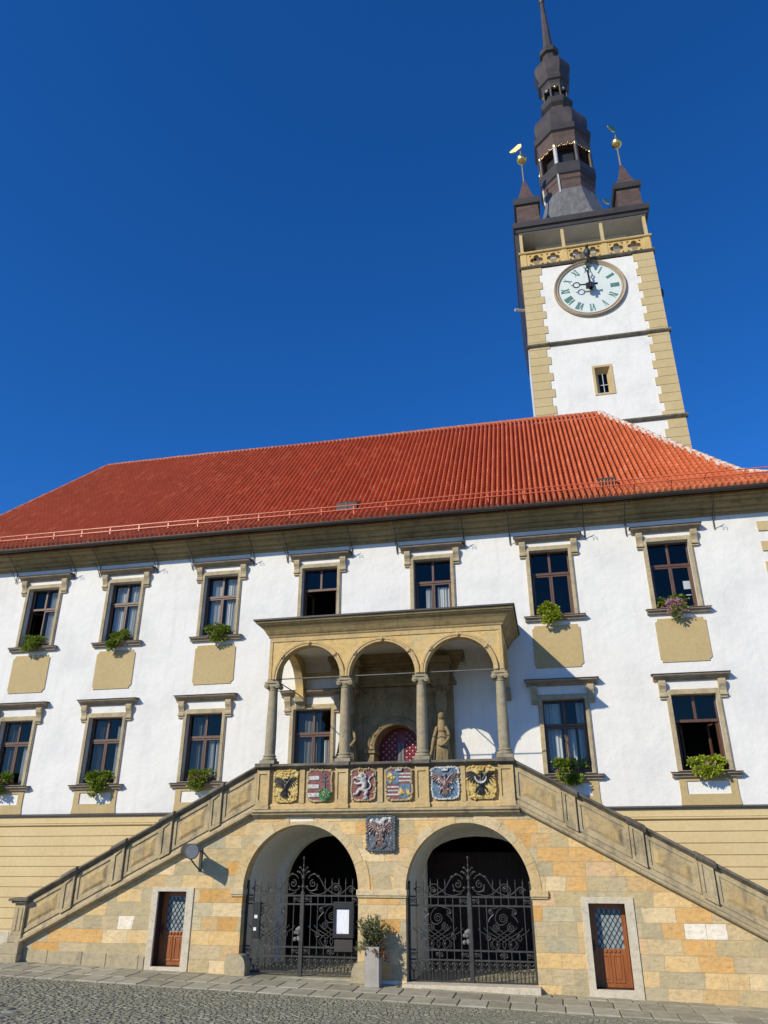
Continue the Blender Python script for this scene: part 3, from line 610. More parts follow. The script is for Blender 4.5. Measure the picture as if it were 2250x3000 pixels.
# windows
def copy_tree(o, parent=None):
    c = o.copy(); C.objects.link(c)
    if parent is not None:
        mi = o.matrix_parent_inverse.copy(); c.parent = parent; c.matrix_parent_inverse = mi
    for ch in list(o.children): copy_tree(ch, c)
    return c
def make_window(H, kind):
    W = 0.67; oc = 0.8
    # stone surround
    mb = MB().plate([rect(-oc, oc, -0.0, H+0.15), rect(-W+0.01, W-0.01, 0.02, H-0.005)], -0.05, 0.0)
    mb.plate([rect(-oc+0.03, oc-0.03, 0.01, H+0.11), rect(-W+0.005, W-0.005, 0.03, H-0.01)], -0.075, -0.045)
    win = mb.build('window', 'casing', hall, bevel=0.006)
    ht = 2.88 if kind == 'u' else 2.9
    mb = MB().extr([(0.0, ht-0.2), (-0.06, ht-0.2), (-0.08, ht-0.15), (-0.16, ht-0.1), (-0.22, ht-0.085), (-0.245, ht-0.06), (-0.25, ht-0.012), (0.0, ht)], -1.12, 1.12)
    hood = mb.build('hood', 'sillstone', win, bevel=0.005)
    MB().extr([(0.005, ht-0.012), (-0.27, ht-0.024), (-0.275, ht-0.002), (0.005, ht+0.03)], -1.17, 1.17).build('hood_flashing', 'dark_metal', win)
    for sx in (-1, 1):
        mb = MB(); pr = [(0.0, ht-0.2), (-0.17, ht-0.2), (-0.185, ht-0.26), (-0.17, ht-0.36), (-0.11, ht-0.46), (-0.08, ht-0.56), (-0.1, ht-0.62), (-0.1, ht-0.66), (-0.06, ht-0.7), (-0.07, ht-0.76), (0.0, ht-0.78)]
        mb.extr(pr, sx*0.88-0.105, sx*0.88+0.105).box(sx*0.88-0.12, sx*0.88+0.12, -0.115, 0, ht-0.69, ht-0.645)
        mb.build('bracket', 'casing', win, bevel=0.006)
    mb = MB().extr([(0.1, -0.005), (-0.19, -0.03), (-0.2, -0.075), (-0.13, -0.095), (-0.1, -0.17), (0.1, -0.17)], -0.98, 0.98)
    sill = mb.build('sill', 'sillstone', win, bevel=0.006)
    MB().extr([(0.1, 0.012), (-0.22, -0.02), (-0.22, -0.034), (0.1, -0.002)], -1.01, 1.01).build('sill_flashing', 'dark_metal', win)
    if kind == 'u':
        n = 0.1; w, zt, zb = 0.78, -0.32, -1.74
        lp = [(-w, zb+n), (-w+0.045, zb+n), (-w+0.045, zb+0.0), (w-0.045-n*0.4, zb), (w-0.045-n*0.4, zb+n*0.55), (w-n*0.3, zb+n), (w, zb+n+0.02), (w, zt-n), (w-n*0.5, zt-n), (w-n*0.8, zt-n*0.4), (w-n*0.8, zt), (-w+n*0.8, zt), (-w+n*0.8, zt-n*0.4), (-w+n*0.4, zt-n), (-w, zt-n)]
        MB().plate([lp], -0.03, 0.0).build('apron', 'tan', win, bevel=0.005)
    else:
        MB().plate([[(-0.84, -0.94), (0.84, -0.94), (0.81, -0.7), (0.81, -0.17), (-0.81, -0.17), (-0.81, -0.7)], rect(-0.6, 0.6, -0.63, -0.27)], -0.035, 0.0).build('apron', 'tan', win, bevel=0.005)
    # timber frame set back in the reveal, transom above the middle
    y0, y1 = 0.2, 0.27; zt = H*0.655
    mb = MB().plate([rect(-W+0.002, W-0.002, 0.002, H-0.002), rect(-W+0.055, W-0.055, 0.06, H-0.05)], y0, y1)
    mb.box(-W+0.05, W-0.05, y0-0.03, y1, zt-0.045, zt+0.045).box(-0.04, 0.04, y0-0.015, y1, zt+0.045, H-0.05)
    frame = mb.build('frame', 'wood', win, bevel=0.008)
    for sx in (-1, 1):
        a, b = (-W+0.06, -0.003) if sx < 0 else (0.003, W-0.06)
        mb = MB().plate([rect(a, b, 0.065, zt-0.05), rect(a+0.055, b-0.055, 0.14, zt-0.105)], y0-0.012, y1-0.012)
        cs = mb.build('casement', 'wood', win, bevel=0.006)
        MB().add([(a+0.05, y0+0.025, 0.135), (b-0.05, y0+0.025, 0.135), (b-0.05, y0+0.025, zt-0.1), (a+0.05, y0+0.025, zt-0.1)], [(0, 1, 2, 3)]).build('pane', 'glass', win)
        a2, b2 = (-W+0.06, -0.045) if sx < 0 else (0.045, W-0.06)
        MB().add([(a2, y0+0.028, zt+0.05), (b2, y0+0.028, zt+0.05), (b2, y0+0.028, H-0.055), (a2, y0+0.028, H-0.055)], [(0, 1, 2, 3)]).build('fanlight_pane', 'glass', win)
    return win
def curtain(x0, x1, z0, z1, parent, y=0.36, seed=0, mat='curtain'):
    r = random.Random(seed); n = 36; vs = []
    for j in range(2):
        for i in range(n+1):
            t = i/n; vs.append((x0+(x1-x0)*t, y+0.028*sin(t*n*0.9+r.random()*0.5)+0.015*sin(t*23+seed), (z1 if j else z0)))
    return MB().add(vs, [(i, i+1, n+1+i+1, n+1+i) for i in range(n)]).build('curtain', mat, parent, smooth=60)
protoU, protoL = make_window(HU, 'u'), make_window(HL, 'l')
def sub(win, prefix): return [c for c in win.children if c.name.split('.')[0] == prefix]
wins = {}
for kind, xs_, zz in (('u', WU, ZU), ('l', WL, ZL)):
    for i, x in enumerate(xs_):
        src = protoU if kind == 'u' else protoL
        o = src if i == 0 else copy_tree(src, hall)
        o.location = (x, 0, zz); wins[(kind, i)] = o
def swing(win, side, ang):
    """open one casement and its pane inwards about the outer stile"""
    hx = -0.61 if side < 0 else 0.61; hy = 0.24
    for kind in ('casement', 'pane'):
        cs = sorted(sub(win, kind), key=lambda c: sum(v.co.x for v in c.data.vertices)/len(c.data.vertices))[0 if side < 0 else 1]
        cs.matrix_parent_inverse = Matrix.Identity(4)
        cs.matrix_basis = Matrix.Translation((hx, hy, 0)) @ Matrix.Rotation(ang, 4, 'Z') @ Matrix.Translation((-hx, -hy, 0))
swing(wins[('u', 0)], -1, R(62)); swing(wins[('u', 3)], -1, R(78)); swing(wins[('u', 3)], 1, R(-78))
swing(wins[('l', 5)], -1, R(70)); swing(wins[('l', 5)], 1, R(-72))
for k_, t_ in ((('u', 0), 'upper window with its left lower casement open'), (('u', 3), 'upper window above the loggia roof with both lower casements open'), (('l', 5), 'lower right window with both lower casements standing open')): wins[k_]['label'] = t_
def cur(k, i, spans):
    for n, (a, b, z0, z1) in enumerate(spans): curtain(a, b, z0, z1, wins[(k, i)], seed=i*7+n+(3 if k == 'u' else 0), mat='net' if k == 'l' and n == 0 and i != 4 else 'curtain', y=0.36+0.02*(n == 0))
cur('u', 0, [(0.08, 0.5, 0.02, 2.3)])
cur('u', 1, [(-0.56, -0.1, 0.02, 2.3), (0.06, 0.6, 0.02, 2.3)])
cur('u', 2, [(-0.5, -0.06, 0.02, 2.3), (0.12, 0.6, 0.02, 2.3)])
cur('u', 4, [(-0.3, -0.04, 0.02, 1.4), (0.1, 0.56, 0.02, 1.4)])
for i, sp in ((0, [(-0.62, -0.05, 0.02, 2.2), (0.2, 0.62, 0.02, 1.5)]), (1, [(-0.62, -0.1, 0.02, 2.2), (0.3, 0.62, 0.02, 2.0)]), (2, [(-0.6, -0.1, 0.02, 2.2), (0.08, 0.3, 0.02, 1.5), (0.36, 0.62, 0.02, 1.4)]),
              (3, [(-0.62, 0.2, 0.02, 2.2), (0.34, 0.62, 0.02, 1.3)]), (4, [(-0.62, -0.12, 0.02, 2.2), (-0.02, 0.3, 0.02, 1.5), (0.38, 0.62, 0.02, 2.2)])): cur('l', i, sp)
mb = MB().box(0.34, 0.6, 0.255, 0.262, 0.72, 1.0).box(0.38, 0.54, 0.255, 0.262, 0.5, 0.53); mb.build('notice_sheet', 'paper', wins[('u', 6)])

# carved portal with the red door
POX = -4.79
mb = MB().plate([[(-1.78, 4.1), (-0.76, 4.1)] + arc(0, 6.05, 0.76, PI, 0, 24) + [(0.76, 4.1), (1.78, 4.1), (1.78, 8.1), (-1.78, 8.1)]], -0.14, 0.0)
mb.v = [(x+POX, y, z) for x, y, z in mb.v]
portal = mb.build('portal', 'portal', hall)
mb = MB()
for zz0, zz1, yy, ww in ((8.05, 8.16, -0.3, 2.0), (8.16, 8.3, -0.24, 1.95), (8.3, 8.62, -0.2, 1.9), (8.62, 8.7, -0.3, 1.98), (8.7, 8.8, -0.42, 2.1), (8.8, 8.92, -0.55, 2.24), (8.92, 9.08, -0.6, 2.3)): mb.box(POX-ww, POX+ww, yy, 0, zz0, zz1)
for sx in (-1, 1): mb.box(POX+sx*1.5-0.3, POX+sx*1.5+0.3, -0.72, -0.3, 8.1, 8.66).box(POX+sx*1.5-0.38, POX+sx*1.5+0.38, -0.86, -0.3, 8.66, 8.86)
mb.build('entablature', 'portal', portal, bevel=0.012)
mb = MB().ring(POX, 6.05, [(0.75, -0.05), (0.75, -0.24), (0.84, -0.27), (0.9, -0.22), (0.97, -0.26), (1.02, -0.14), (1.0, -0.05), (0.84, 0.62), (0.75, 0.62)], 0, PI, 28)
for sx in (-1, 1): mb.box(POX+sx*0.885-0.13, POX+sx*0.885+0.13, -0.24, 0.62, 4.1, 5.9).box(POX+sx*0.885-0.17, POX+sx*0.885+0.17, -0.3, 0.5, 5.92, 6.05)
for k in range(9):
    a = PI*(k+0.5)/9; mb.ball((POX+0.86*cos(a), -0.25, 6.05+0.86*sin(a)), 0.05, 6)
mb.build('door_arch', 'portal', portal, bevel=0.008)
for cx, cz in ((-1.15, 7.25), (1.15, 7.25)):
    MB().ring(POX+cx, cz, [(0.13, -0.15), (0.13, -0.18), (0.2, -0.18), (0.2, -0.13)], n=20).ball((POX+cx, -0.15, cz), 0.09, 8, sy=0.6).build('roundel', 'portal', portal, smooth=50)
mb = MB()
pr = random.Random(9); mb.box(POX-1.42, POX+1.42, -0.16, -0.14, 7.1, 8.0)
for k in range(60):
    mb.ball((POX+pr.uniform(-1.3, 1.3), -0.14, pr.uniform(7.2, 7.9)), pr.uniform(0.03, 0.08), 6, sy=0.5, sx=pr.uniform(0.8, 2.2))
mb.build('carved_relief', 'portal', portal, smooth=60)
for sx in (-1, 1):
    cx = POX+sx*1.52; cyy = -0.5; mb = MB(); q = random.Random(20+sx)
    mb.box(cx-0.28, cx+0.28, -0.82, 0, 4.1, 4.5).box(cx-0.32, cx+0.32, -0.86, 0, 4.5, 4.6)
    mb.lathe([(0.27, 4.6), (0.28, 4.75), (0.21, 4.85), (0.24, 5.1), (0.27, 5.5), (0.25, 5.9), (0.2, 6.2), (0.16, 6.5), (0.13, 6.75), (0.125, 6.95), (0.1, 7.0), (0.15, 7.15), (0.2, 7.4), (0.17, 7.6), (0.15, 7.68), (0.2, 7.72), (0.24, 7.9), (0.3, 8.06), (0.3, 8.1)], cx, cyy, 18)
    for k in range(16):
        a = 2*PI*k/16+q.uniform(-0.1, 0.1); w0 = q.uniform(0.0, 0.25)
        mb.tube(smoothpath([(cx+t_*cos(a+w0*j), cyy+t_*sin(a+w0*j), z_) for j, (t_, z_) in enumerate(((0.25, 4.88), (0.27, 5.3), (0.25, 5.75), (0.19, 6.15), (0.15, 6.5)))], 3), q.uniform(0.03, 0.045), 6, 0.02)
    for k in range(14):
        z = 4.95+0.13*k; a = q.uniform(0, 2*PI); t = 0.27 if z < 5.6 else 0.2
        mb.ball((cx+t*cos(a), cyy+t*sin(a), z), q.uniform(0.035, 0.06), 6, sz=1.7)
    for k in range(12):
        a = 2*PI*k/12; mb.ball((cx+0.24*cos(a), cyy+0.24*sin(a), 7.85), 0.065, 6, sz=1.7)
    mb.tube(smoothpath([(cx+0.14, cyy-0.12, 6.62), (cx+0.24, cyy-0.2, 6.3), (cx+0.05, cyy-0.3, 6.05), (cx-0.12, cyy-0.26, 6.1)], 4), 0.055, 8, 0.04)
    mb.tube(smoothpath([(cx-0.14, cyy-0.12, 6.62), (cx-0.25, cyy-0.18, 6.25), (cx-0.3, cyy-0.26, 5.9), (cx-0.36, cyy-0.3, 5.7)], 4), 0.055, 8, 0.045)
    mb.tube([(cx, cyy-0.05, 6.5), (cx, cyy-0.06, 6.8), (cx, cyy-0.07, 6.86)], 0.16, 10, 0.07)
    mb.ball((cx, cyy-0.1, 6.98), 0.115, 12, sz=1.25)
    for k in range(9): mb.ball((cx+0.11*cos(k*0.8), cyy-0.06+0.08*sin(k*0.8), 7.06+0.02*(k % 3)), 0.05, 6)
    mb.tube(smoothpath([(cx-0.3, cyy-0.22, 4.9), (cx-0.36, cyy-0.28, 5.3), (cx-0.38, cyy-0.3, 5.7), (cx-0.46, cyy-0.3, 5.78)], 4), 0.06, 8, 0.03)
    mb.build('carved_column', 'portal', portal, smooth=70)
    MB().box(cx-0.36, cx+0.36, -0.2, 0, 4.1, 8.06).build('pilaster', 'portal', portal, bevel=0.01)
mb = MB()
dl = arch_loop(-0.75, 0.75, 4.13, 6.05)
mb.plate([dl], 0.52, 0.6); mb.v = [(x+POX, y, z) for x, y, z in mb.v]
door = mb.build('door', 'portal_red', hall); door['label'] = 'red arched door with pale studs in diamonds inside the carved portal'
mb = MB()
for k in range(-9, 10):
    for s in (-1, 1):
        t = [(POX+k*0.2+s*(zz-5.3), 0.512, zz) for zz in (4.2, 6.75)]
        (xa, _, za), (xb, _, zb) = t
        pts = [(xa+(xb-xa)*i/40, za+(zb-za)*i/40) for i in range(41)]
        ins = [p for p in pts if abs(p[0]-POX) < 0.72 and (p[1] < 6.05 or math.hypot(p[0]-POX, p[1]-6.05) < 0.72) and abs(p[0]-POX) > 0.1]
        seg = [p for p in ins if p[0] < POX]; seg2 = [p for p in ins if p[0] > POX]
        for g in (seg, seg2):
            if len(g) > 2: mb.tube([(g[0][0], 0.515, g[0][1]), (g[-1][0], 0.515, g[-1][1])], 0.012, 4)
mb.build('lattice_strip', 'portal_red', door)
stud = None
for i in range(-8, 9):
    for j in range(14):
        x = i*0.1; z = 4.25+j*0.2+(0.1 if i % 2 else 0)
        if 0.12 < abs(x) < 0.7 and z > 5.1 and (z < 6.05 or math.hypot(x, z-6.05) < 0.7):
            if stud is None: stud = so_ = MB().ball((0, 0, 0), 0.032, 6, sy=0.5).build('stud', 'stud', door, smooth=60)
            else:
                mi = stud.matrix_parent_inverse.copy(); so_ = stud.copy(); C.objects.link(so_); so_.parent = door; so_.matrix_parent_inverse = mi
            so_.location = (POX+x, 0.5, z)
MB().box(POX-0.1, POX-0.012, 0.49, 0.53, 4.13, 6.32).box(POX+0.012, POX+0.1, 0.49, 0.53, 4.13, 6.32).build('meeting_stile', 'greydoor', door)

# ------------------------------------------------------------------ loggia with its double staircase
log = tag(empty('loggia', (-4.7, -1.5, -0.1)), 'sandstone loggia with three arches over two gate arches and a staircase at each side', 'loggia')
FY = -2.9
def zl(x): return 0.65+(x+15.29)*0.4935          # lower string line, left flight
def zr(x): return 3.92-(x+0.67)*0.5295           # right flight
def tl(x): return 5.33+(x+8.46)*0.509            # coping top, left
def tr_(x): return 5.33-(x+0.98)*0.541
XE = 7.4
def sweep(mb, prof, a, b):
    """(y,dz) profile swept from (x,z) a to (x,z) b"""
    n = len(prof); mb.add([(a[0], y, a[1]+d) for y, d in prof]+[(b[0], y, b[1]+d) for y, d in prof], [(i, (i+1) % n, (i+1) % n+n, i+n) for i in range(n)])
    vs, fs = fill2d([prof])
    for p, rv in ((a, False), (b, True)): mb.add([(p[0], y, p[1]+d) for y, d in vs], [f[::-1] if rv else f for f in fs])
    return mb
A1, A2 = (-8.68, -5.37), (-4.07, -0.75); ZS = 2.06
outer = [(-15.3, -1.2), (XE, -1.2), (XE, zr(XE)+0.05), (-0.75, 3.98), (-8.5, 3.98), (-15.3, zl(-15.3)+0.05)]
doorholes = [rect(-11.39, -10.14, -0.5, 2.06), rect(0.48, 1.74, -0.9, 1.9)]
MB().plate([outer, arch_loop(A1[0], A1[1], -1.0, ZS, 32), arch_loop(A2[0], A2[1], -1.0, ZS, 32)]+doorholes, FY, FY+0.42).build('stone_wall', 'blocks', log)
# passages: vaults, pier between them, end walls with the inner openings
for (a, b), inner in ((A1, [(-8.45, -0.5), (-5.6, -0.5)]+arc(-7.02, 2.05, 1.43, 0, PI, 24)), (A2, [(-3.98, -0.5), (-0.84, -0.5), (-0.84, 2.72)]+[(-2.41+1.57*cos(R(t)), 2.72+0.72*sin(R(t))) for t in range(15, 180, 15)]+[(-3.98, 2.72)])):
    lp = [(b+0.004, -0.6)]+arc((a+b)/2, ZS, (b-a)/2+0.004, 0, PI, 32)+[(a-0.004, -0.6)]; n = len(lp)
    big = arc((a+b)/2, ZS, (b-a)/2+0.14, 0, PI, 32); big = [(b+0.14, -0.6)]+big+[(a-0.14, -0.6)]
    mb = MB(); mb.add([(x, FY+0.42, z) for x, z in lp]+[(x, 0, z) for x, z in lp]+[(x, FY+0.42, z) for x, z in big]+[(x, 0, z) for x, z in big],
        [(i, i+1, n+i+1, n+i) for i in range(n-1)]+[(2*n+i, 3*n+i, 3*n+i+1, 2*n+i+1) for i in range(n-1)])
    mb.build('passage_vault', 'passage', log, smooth=50)
    MB().plate([rect(a-0.1, b+0.1, -0.6, 3.9), inner], -0.02, 0.35).build('passage_end_wall', 'passage', log)
    MB().box(a, b, FY+0.1, 5, -0.9, gz((a+b)/2)+0.01).build('passage_floor', 'slab', log)
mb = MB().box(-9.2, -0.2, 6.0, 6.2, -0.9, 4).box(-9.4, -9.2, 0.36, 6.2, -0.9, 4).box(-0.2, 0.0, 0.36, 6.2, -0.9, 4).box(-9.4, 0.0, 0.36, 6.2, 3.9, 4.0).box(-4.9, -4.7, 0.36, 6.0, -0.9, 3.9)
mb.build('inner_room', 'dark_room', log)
mb = MB().box(-4.4, -0.3, 3.0, 3.15, -0.3, 3.0)
for k in range(5): mb.box(-4.3+k*0.8, -3.65+k*0.8, 2.96, 3.0, 0.0, 0.8)
mb.build('wooden_screen', 'hall_wood', log)
MB().box(-9.0, -0.25, FY+0.42, 0.0, 3.96, 4.1).build('balcony_floor', 'loggia', log)
for (a, b) in (A1, A2):
    c = (a+b)/2; r0 = (b-a)/2
    nv = 9; mbv = MB(); q = random.Random(int(c*10))
    bounds = [PI*(i+(q.uniform(-0.12, 0.12) if 0 < i < nv else 0))/nv for i in range(nv+1)]
    for i in range(nv):
        e = 0.004; ro = q.choice((0.31, 0.34, 0.38)) if i != nv//2 else 0.2
        mbv.ring(c, ZS, [(r0-0.004, FY-0.02), (r0+ro-0.12 if 0 < i < nv-1 else r0+ro-0.05, FY-0.02), (r0+ro-0.12 if 0 < i < nv-1 else r0+ro-0.05, FY+0.3), (r0-0.004, FY+0.3)], bounds[i]+e/r0, bounds[i+1]-e/r0, 6)
    mbv.build('arch_ring', 'voussoir', log)
mb = MB()
for x0, x1 in ((-9.02, -8.645), (-5.41, -4.03), (-0.79, -0.33)): mb.box(x0, x1, FY-0.075, FY+0.35, 1.93, 2.07).box(x0+0.015, x1-0.015, FY-0.045, FY+0.35, 1.88, 1.93)
mb.build('impost', 'voussoir', log, bevel=0.008)
mb = MB(); MB().box(-4.13, -0.69, FY-0.33, FY+0.2, -0.6, -0.045).build('gate_step', 'pale_stone', log, bevel=0.015)
# small doors in the stair walls
def side_door(xa, xb, zb, zt, fx0, fx1, fz0, fz1):
    mb = MB().plate([rect(fx0, fx1, fz0-0.3, fz1), rect(xa, xb, zb, zt)], FY-0.035, FY+0.05)
    fr = mb.build('side_door', 'pale_stone', log, bevel=0.01); fr['label'] = 'small brown door with a leaded glass pane in a pale stone frame, under the %s stair' % ('left' if xa < -5 else 'right')
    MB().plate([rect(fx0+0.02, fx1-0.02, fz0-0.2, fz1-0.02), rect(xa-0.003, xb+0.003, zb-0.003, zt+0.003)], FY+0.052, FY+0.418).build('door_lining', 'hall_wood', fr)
    y0 = FY+0.35; mid = zb+0.43*(zt-zb)
    mb = MB().plate([rect(xa, xb, zb, zt), rect(xa+0.16, xb-0.1, mid+0.03, zt-0.14)], y0, y0+0.06)
    n = 2; w = (xb-xa-0.3)/n
    for i in range(n):
        x = xa+0.15+i*w; mb.plate([rect(x+0.02, x+w-0.02, zb+0.1, mid-0.08), rect(x+0.06, x+w-0.06, zb+0.15, mid-0.13)], y0-0.018, y0).box(x+0.08, x+w-0.08, y0-0.012, y0, zb+0.17, mid-0.15)
    for i in range(5): mb.box(xa+0.19+i*(xb-xa-0.36)/5, xa+0.19+(i+0.6)*(xb-xa-0.36)/5, y0-0.03, y0, mid-0.045, mid+0.02)
    mb.build('door_leaf', 'door_wood', fr, bevel=0.006)
    gl = MB().box(xa+0.14, xb-0.08, y0+0.02, y0+0.03, mid, zt-0.1).build('leaded_pane', 'lattice_glass', fr)
    mb = MB(); ga, gb, gc, gd = xa+0.16, xb-0.1, mid+0.03, zt-0.14; st = 0.125
    for s in (1, -1):
        k = -12
        while k < 14:
            pts = [(ga+(gb-ga)*t/30, (gc if s > 0 else gd)+s*1.55*((gb-ga)*t/30-k*st)) for t in range(31)]
            pts = [p for p in pts if gc <= p[1] <= gd]
            if len(pts) > 1: mb.tube([(pts[0][0], y0+0.008, pts[0][1]), (pts[-1][0], y0+0.008, pts[-1][1])], 0.008, 4)
            k += 1
    mb.build('lattice_grille', 'iron', fr)
    MB().box(xa+0.035, xa+0.075, y0-0.03, y0, mid-0.02, mid+0.2).tube([(xa+0.055, y0-0.06, mid+0.1), (xa+0.16, y0-0.06, mid+0.1)], 0.012, 6).build('door_handle', 'iron', fr)
side_door(-11.21, -10.35, 0.15, 1.99, -11.4, -10.13, 0.03, 2.09)
side_door(0.64, 1.53, -0.07, 1.79, 0.47, 1.75, -0.2, 1.93)
# stone steps behind the parapets
for side in (-1, 1):
    nst = 24; xt, xb_ = (-8.95, -15.1) if side < 0 else (-0.42, XE-0.2); pts = []
    zb_ = 0.3 if side < 0 else 0.0; zt_ = 4.1
    for i in range(nst):
        x0 = xt+(xb_-xt)*i/nst; x1 = xt+(xb_-xt)*(i+1)/nst; z = zt_-(zt_-zb_)*i/nst; pts += [(x0, z), (x1, z)]
    pts += [(xb_, -1.2), (xt, -1.2)]
    MB().plate([pts], FY+0.42, -0.16).build('stairs', 'pale_stone', log)
# parapets
def parapet(xa, xb, zlow, ztop, pil, newel=None):
    """xa top end (at the balcony), xb lower end"""
    s = 1 if xb > xa else -1
    body = [(xa, zlow(xa)), (xb, zlow(xb)), (xb, ztop(xb)-0.06), (xa, ztop(xa)-0.06)]
    pp = MB().plate([body], FY-0.02, FY+0.3).build('parapet', 'parapet', log)
    mb = MB(); sweep(mb, [(FY-0.14, 0.0), (FY-0.18, 0.04), (FY-0.18, 0.1), (FY-0.09, 0.14), (FY-0.05, 0.22), (FY+0.1, 0.24), (FY+0.1, 0.0), (FY-0.05, 0.0)], (xa, zlow(xa)-0.02), (xb, zlow(xb)-0.02))
    mb.build('string_moulding', 'parapet', pp)
    mb = MB(); sweep(mb, [(FY-0.12, 0.0), (FY-0.17, -0.035), (FY-0.17, -0.07), (FY-0.11, -0.1), (FY-0.07, -0.14), (FY-0.02, -0.15), (FY+0.3, -0.15), (FY+0.4, -0.09), (FY+0.4, -0.03), (FY+0.34, 0.0)], (xa, ztop(xa)), (xb, ztop(xb)))
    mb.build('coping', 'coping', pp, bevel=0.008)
    edges = [xa]+[v for p in pil for v in (p-s*0.16, p+s*0.16)]+[xb]
    for i in range(0, len(edges)-1, 2):
        p, q = edges[i], edges[i+1]
        if abs(q-p) < 0.5: continue
        def par(m0, lo, hi): return [(p+s*m0, zlow(p+s*m0)+lo), (q-s*m0, zlow(q-s*m0)+lo), (q-s*m0, ztop(q-s*m0)-hi), (p+s*m0, ztop(p+s*m0)-hi)]
        o_, i_ = par(0.03, 0.25, 0.2), par(0.12, 0.34, 0.29)
        mb = MB().plate([o_, i_], FY-0.055, FY-0.0)
        pn = mb.build('panel_frame', 'parapet', pp, bevel=0.008)
        a_, b_ = par(0.2, 0.42, 0.37), par(0.3, 0.5, 0.46)
        mb = MB().add([(x, FY-0.022, z) for x, z in a_]+[(x, FY-0.06, z) for x, z in b_], [(0, 1, 5, 4), (1, 2, 6, 5), (2, 3, 7, 6), (3, 0, 4, 7), (4, 5, 6, 7), (3, 2, 1, 0)])
        mb.build('raised_panel', 'parapet_panel', pp)
    for p in pil:
        a, b = p-0.16, p+0.16
        q = [(a, zlow(a)+0.2), (b, zlow(b)+0.2), (b, ztop(b)-0.13), (a, ztop(a)-0.13)]
        qi = [(a+0.06, zlow(a)+0.32), (b-0.06, zlow(b)+0.32), (b-0.06, ztop(b)-0.25), (a+0.06, ztop(a)-0.25)]
        mb = MB().plate([q, qi], FY-0.12, FY-0.01).plate([qi], FY-0.085, FY-0.01)
        pl = mb.build('pilaster', 'parapet', pp, bevel=0.006)
        mb = MB(); sweep(mb, [(FY-0.2, 0.025), (FY-0.24, -0.03), (FY-0.24, -0.08), (FY-0.16, -0.16), (FY+0.3, -0.16), (FY+0.44, -0.08), (FY+0.44, 0.025)], (a-0.07, ztop(a-0.07)), (b+0.07, ztop(b+0.07)))
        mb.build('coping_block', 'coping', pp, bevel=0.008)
    return pp
ppl = parapet(-8.43, -15.42, zl, tl, [-9.65, -11.13, -12.55, -14.02])
ppr = parapet(-1.0, XE+0.3, zr, tr_, [0.42, 2.04, 3.6, 5.2])
mb = MB().box(-15.64, -15.3, FY-0.13, FY+0.4, 0.84, 1.66)
for x0, x1 in ((-15.58, -15.5), (-15.44, -15.36)): mb.box(x0, x1, FY-0.15, FY-0.1, 0.95, 1.55)
nw = mb.build('newel', 'parapet', ppl, bevel=0.01)
MB().box(-15.72, -15.22, FY-0.22, FY+0.48, 1.66, 1.72).box(-15.79, -15.18, FY-0.28, FY+0.5, 1.72, 1.79).build('newel_cap', 'coping', ppl, bevel=0.012)
MB().box(-15.68, -15.26, FY-0.17, FY+0.44, 0.66, 0.84).box(-15.78, -15.22, FY-0.26, FY+0.44, 0.38, 0.66).box(-15.84, -15.2, FY-0.3, FY+0.44, -0.3, 0.38).build('newel_base', 'guard', ppl, bevel=0.02)
mb = MB(); x = -15.2; q = random.Random(8)
while x < -11.5:
    L = q.uniform(0.7, 1.1); mb.box(x, min(x+L, -11.42)-0.01, FY-0.03, FY+0.1, -0.5, gz(x)+0.3); x += L
mb.build('wall_footing', 'guard', log, bevel=0.015)

# balcony front with the painted shields
mb = MB().box(-8.43, -1.0, FY, FY+0.3, 4.1, 5.25)
bal = mb.build('balcony_front', 'loggia', log)
MB().extr([(FY+0.05, 3.9), (FY-0.06, 3.9), (FY-0.1, 3.95), (FY-0.17, 3.97), (FY-0.19, 4.03), (FY-0.24, 4.04), (FY-0.24, 4.09), (FY-0.1, 4.115), (FY+0.05, 4.12)], -8.5, -0.9).build('balcony_cornice', 'parapet', bal, bevel=0.006)
MB().extr([(FY+0.0, 4.12), (FY-0.07, 4.12), (FY-0.07, 4.22), (FY-0.03, 4.27), (FY+0.0, 4.27)], -8.43, -1.0).build('plinth_band', 'loggia', bal)
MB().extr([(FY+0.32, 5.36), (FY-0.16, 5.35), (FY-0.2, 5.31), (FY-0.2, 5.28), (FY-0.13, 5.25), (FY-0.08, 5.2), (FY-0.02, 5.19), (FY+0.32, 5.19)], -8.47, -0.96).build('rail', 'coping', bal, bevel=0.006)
PX = [(-8.43, -8.05), (-6.06, -5.68), (-3.74, -3.35), (-1.41, -1.0)]
for a, b in PX:
    mb = MB().plate([rect(a, b, 4.12, 5.2), rect(a+0.07, b-0.07, 4.36, 5.08)], FY-0.12, FY).plate([rect(a+0.07, b-0.07, 4.36, 5.08)], FY-0.085, FY)
    mb.box(a-0.02, b+0.02, FY-0.145, FY, 4.12, 4.24)
    pl = mb.build('pilaster', 'loggia', bal, bevel=0.006)
    MB().box(a-0.05, b+0.05, FY-0.25, FY+0.35, 5.26, 5.37).build('rail_block', 'coping', bal, bevel=0.01)
for x in (-7.07, -4.76, -2.41): MB().plate([rect(x-0.075, x+0.075, 4.26, 5.2)], FY-0.055, FY).build('mullion_post', 'loggia', bal, bevel=0.006)

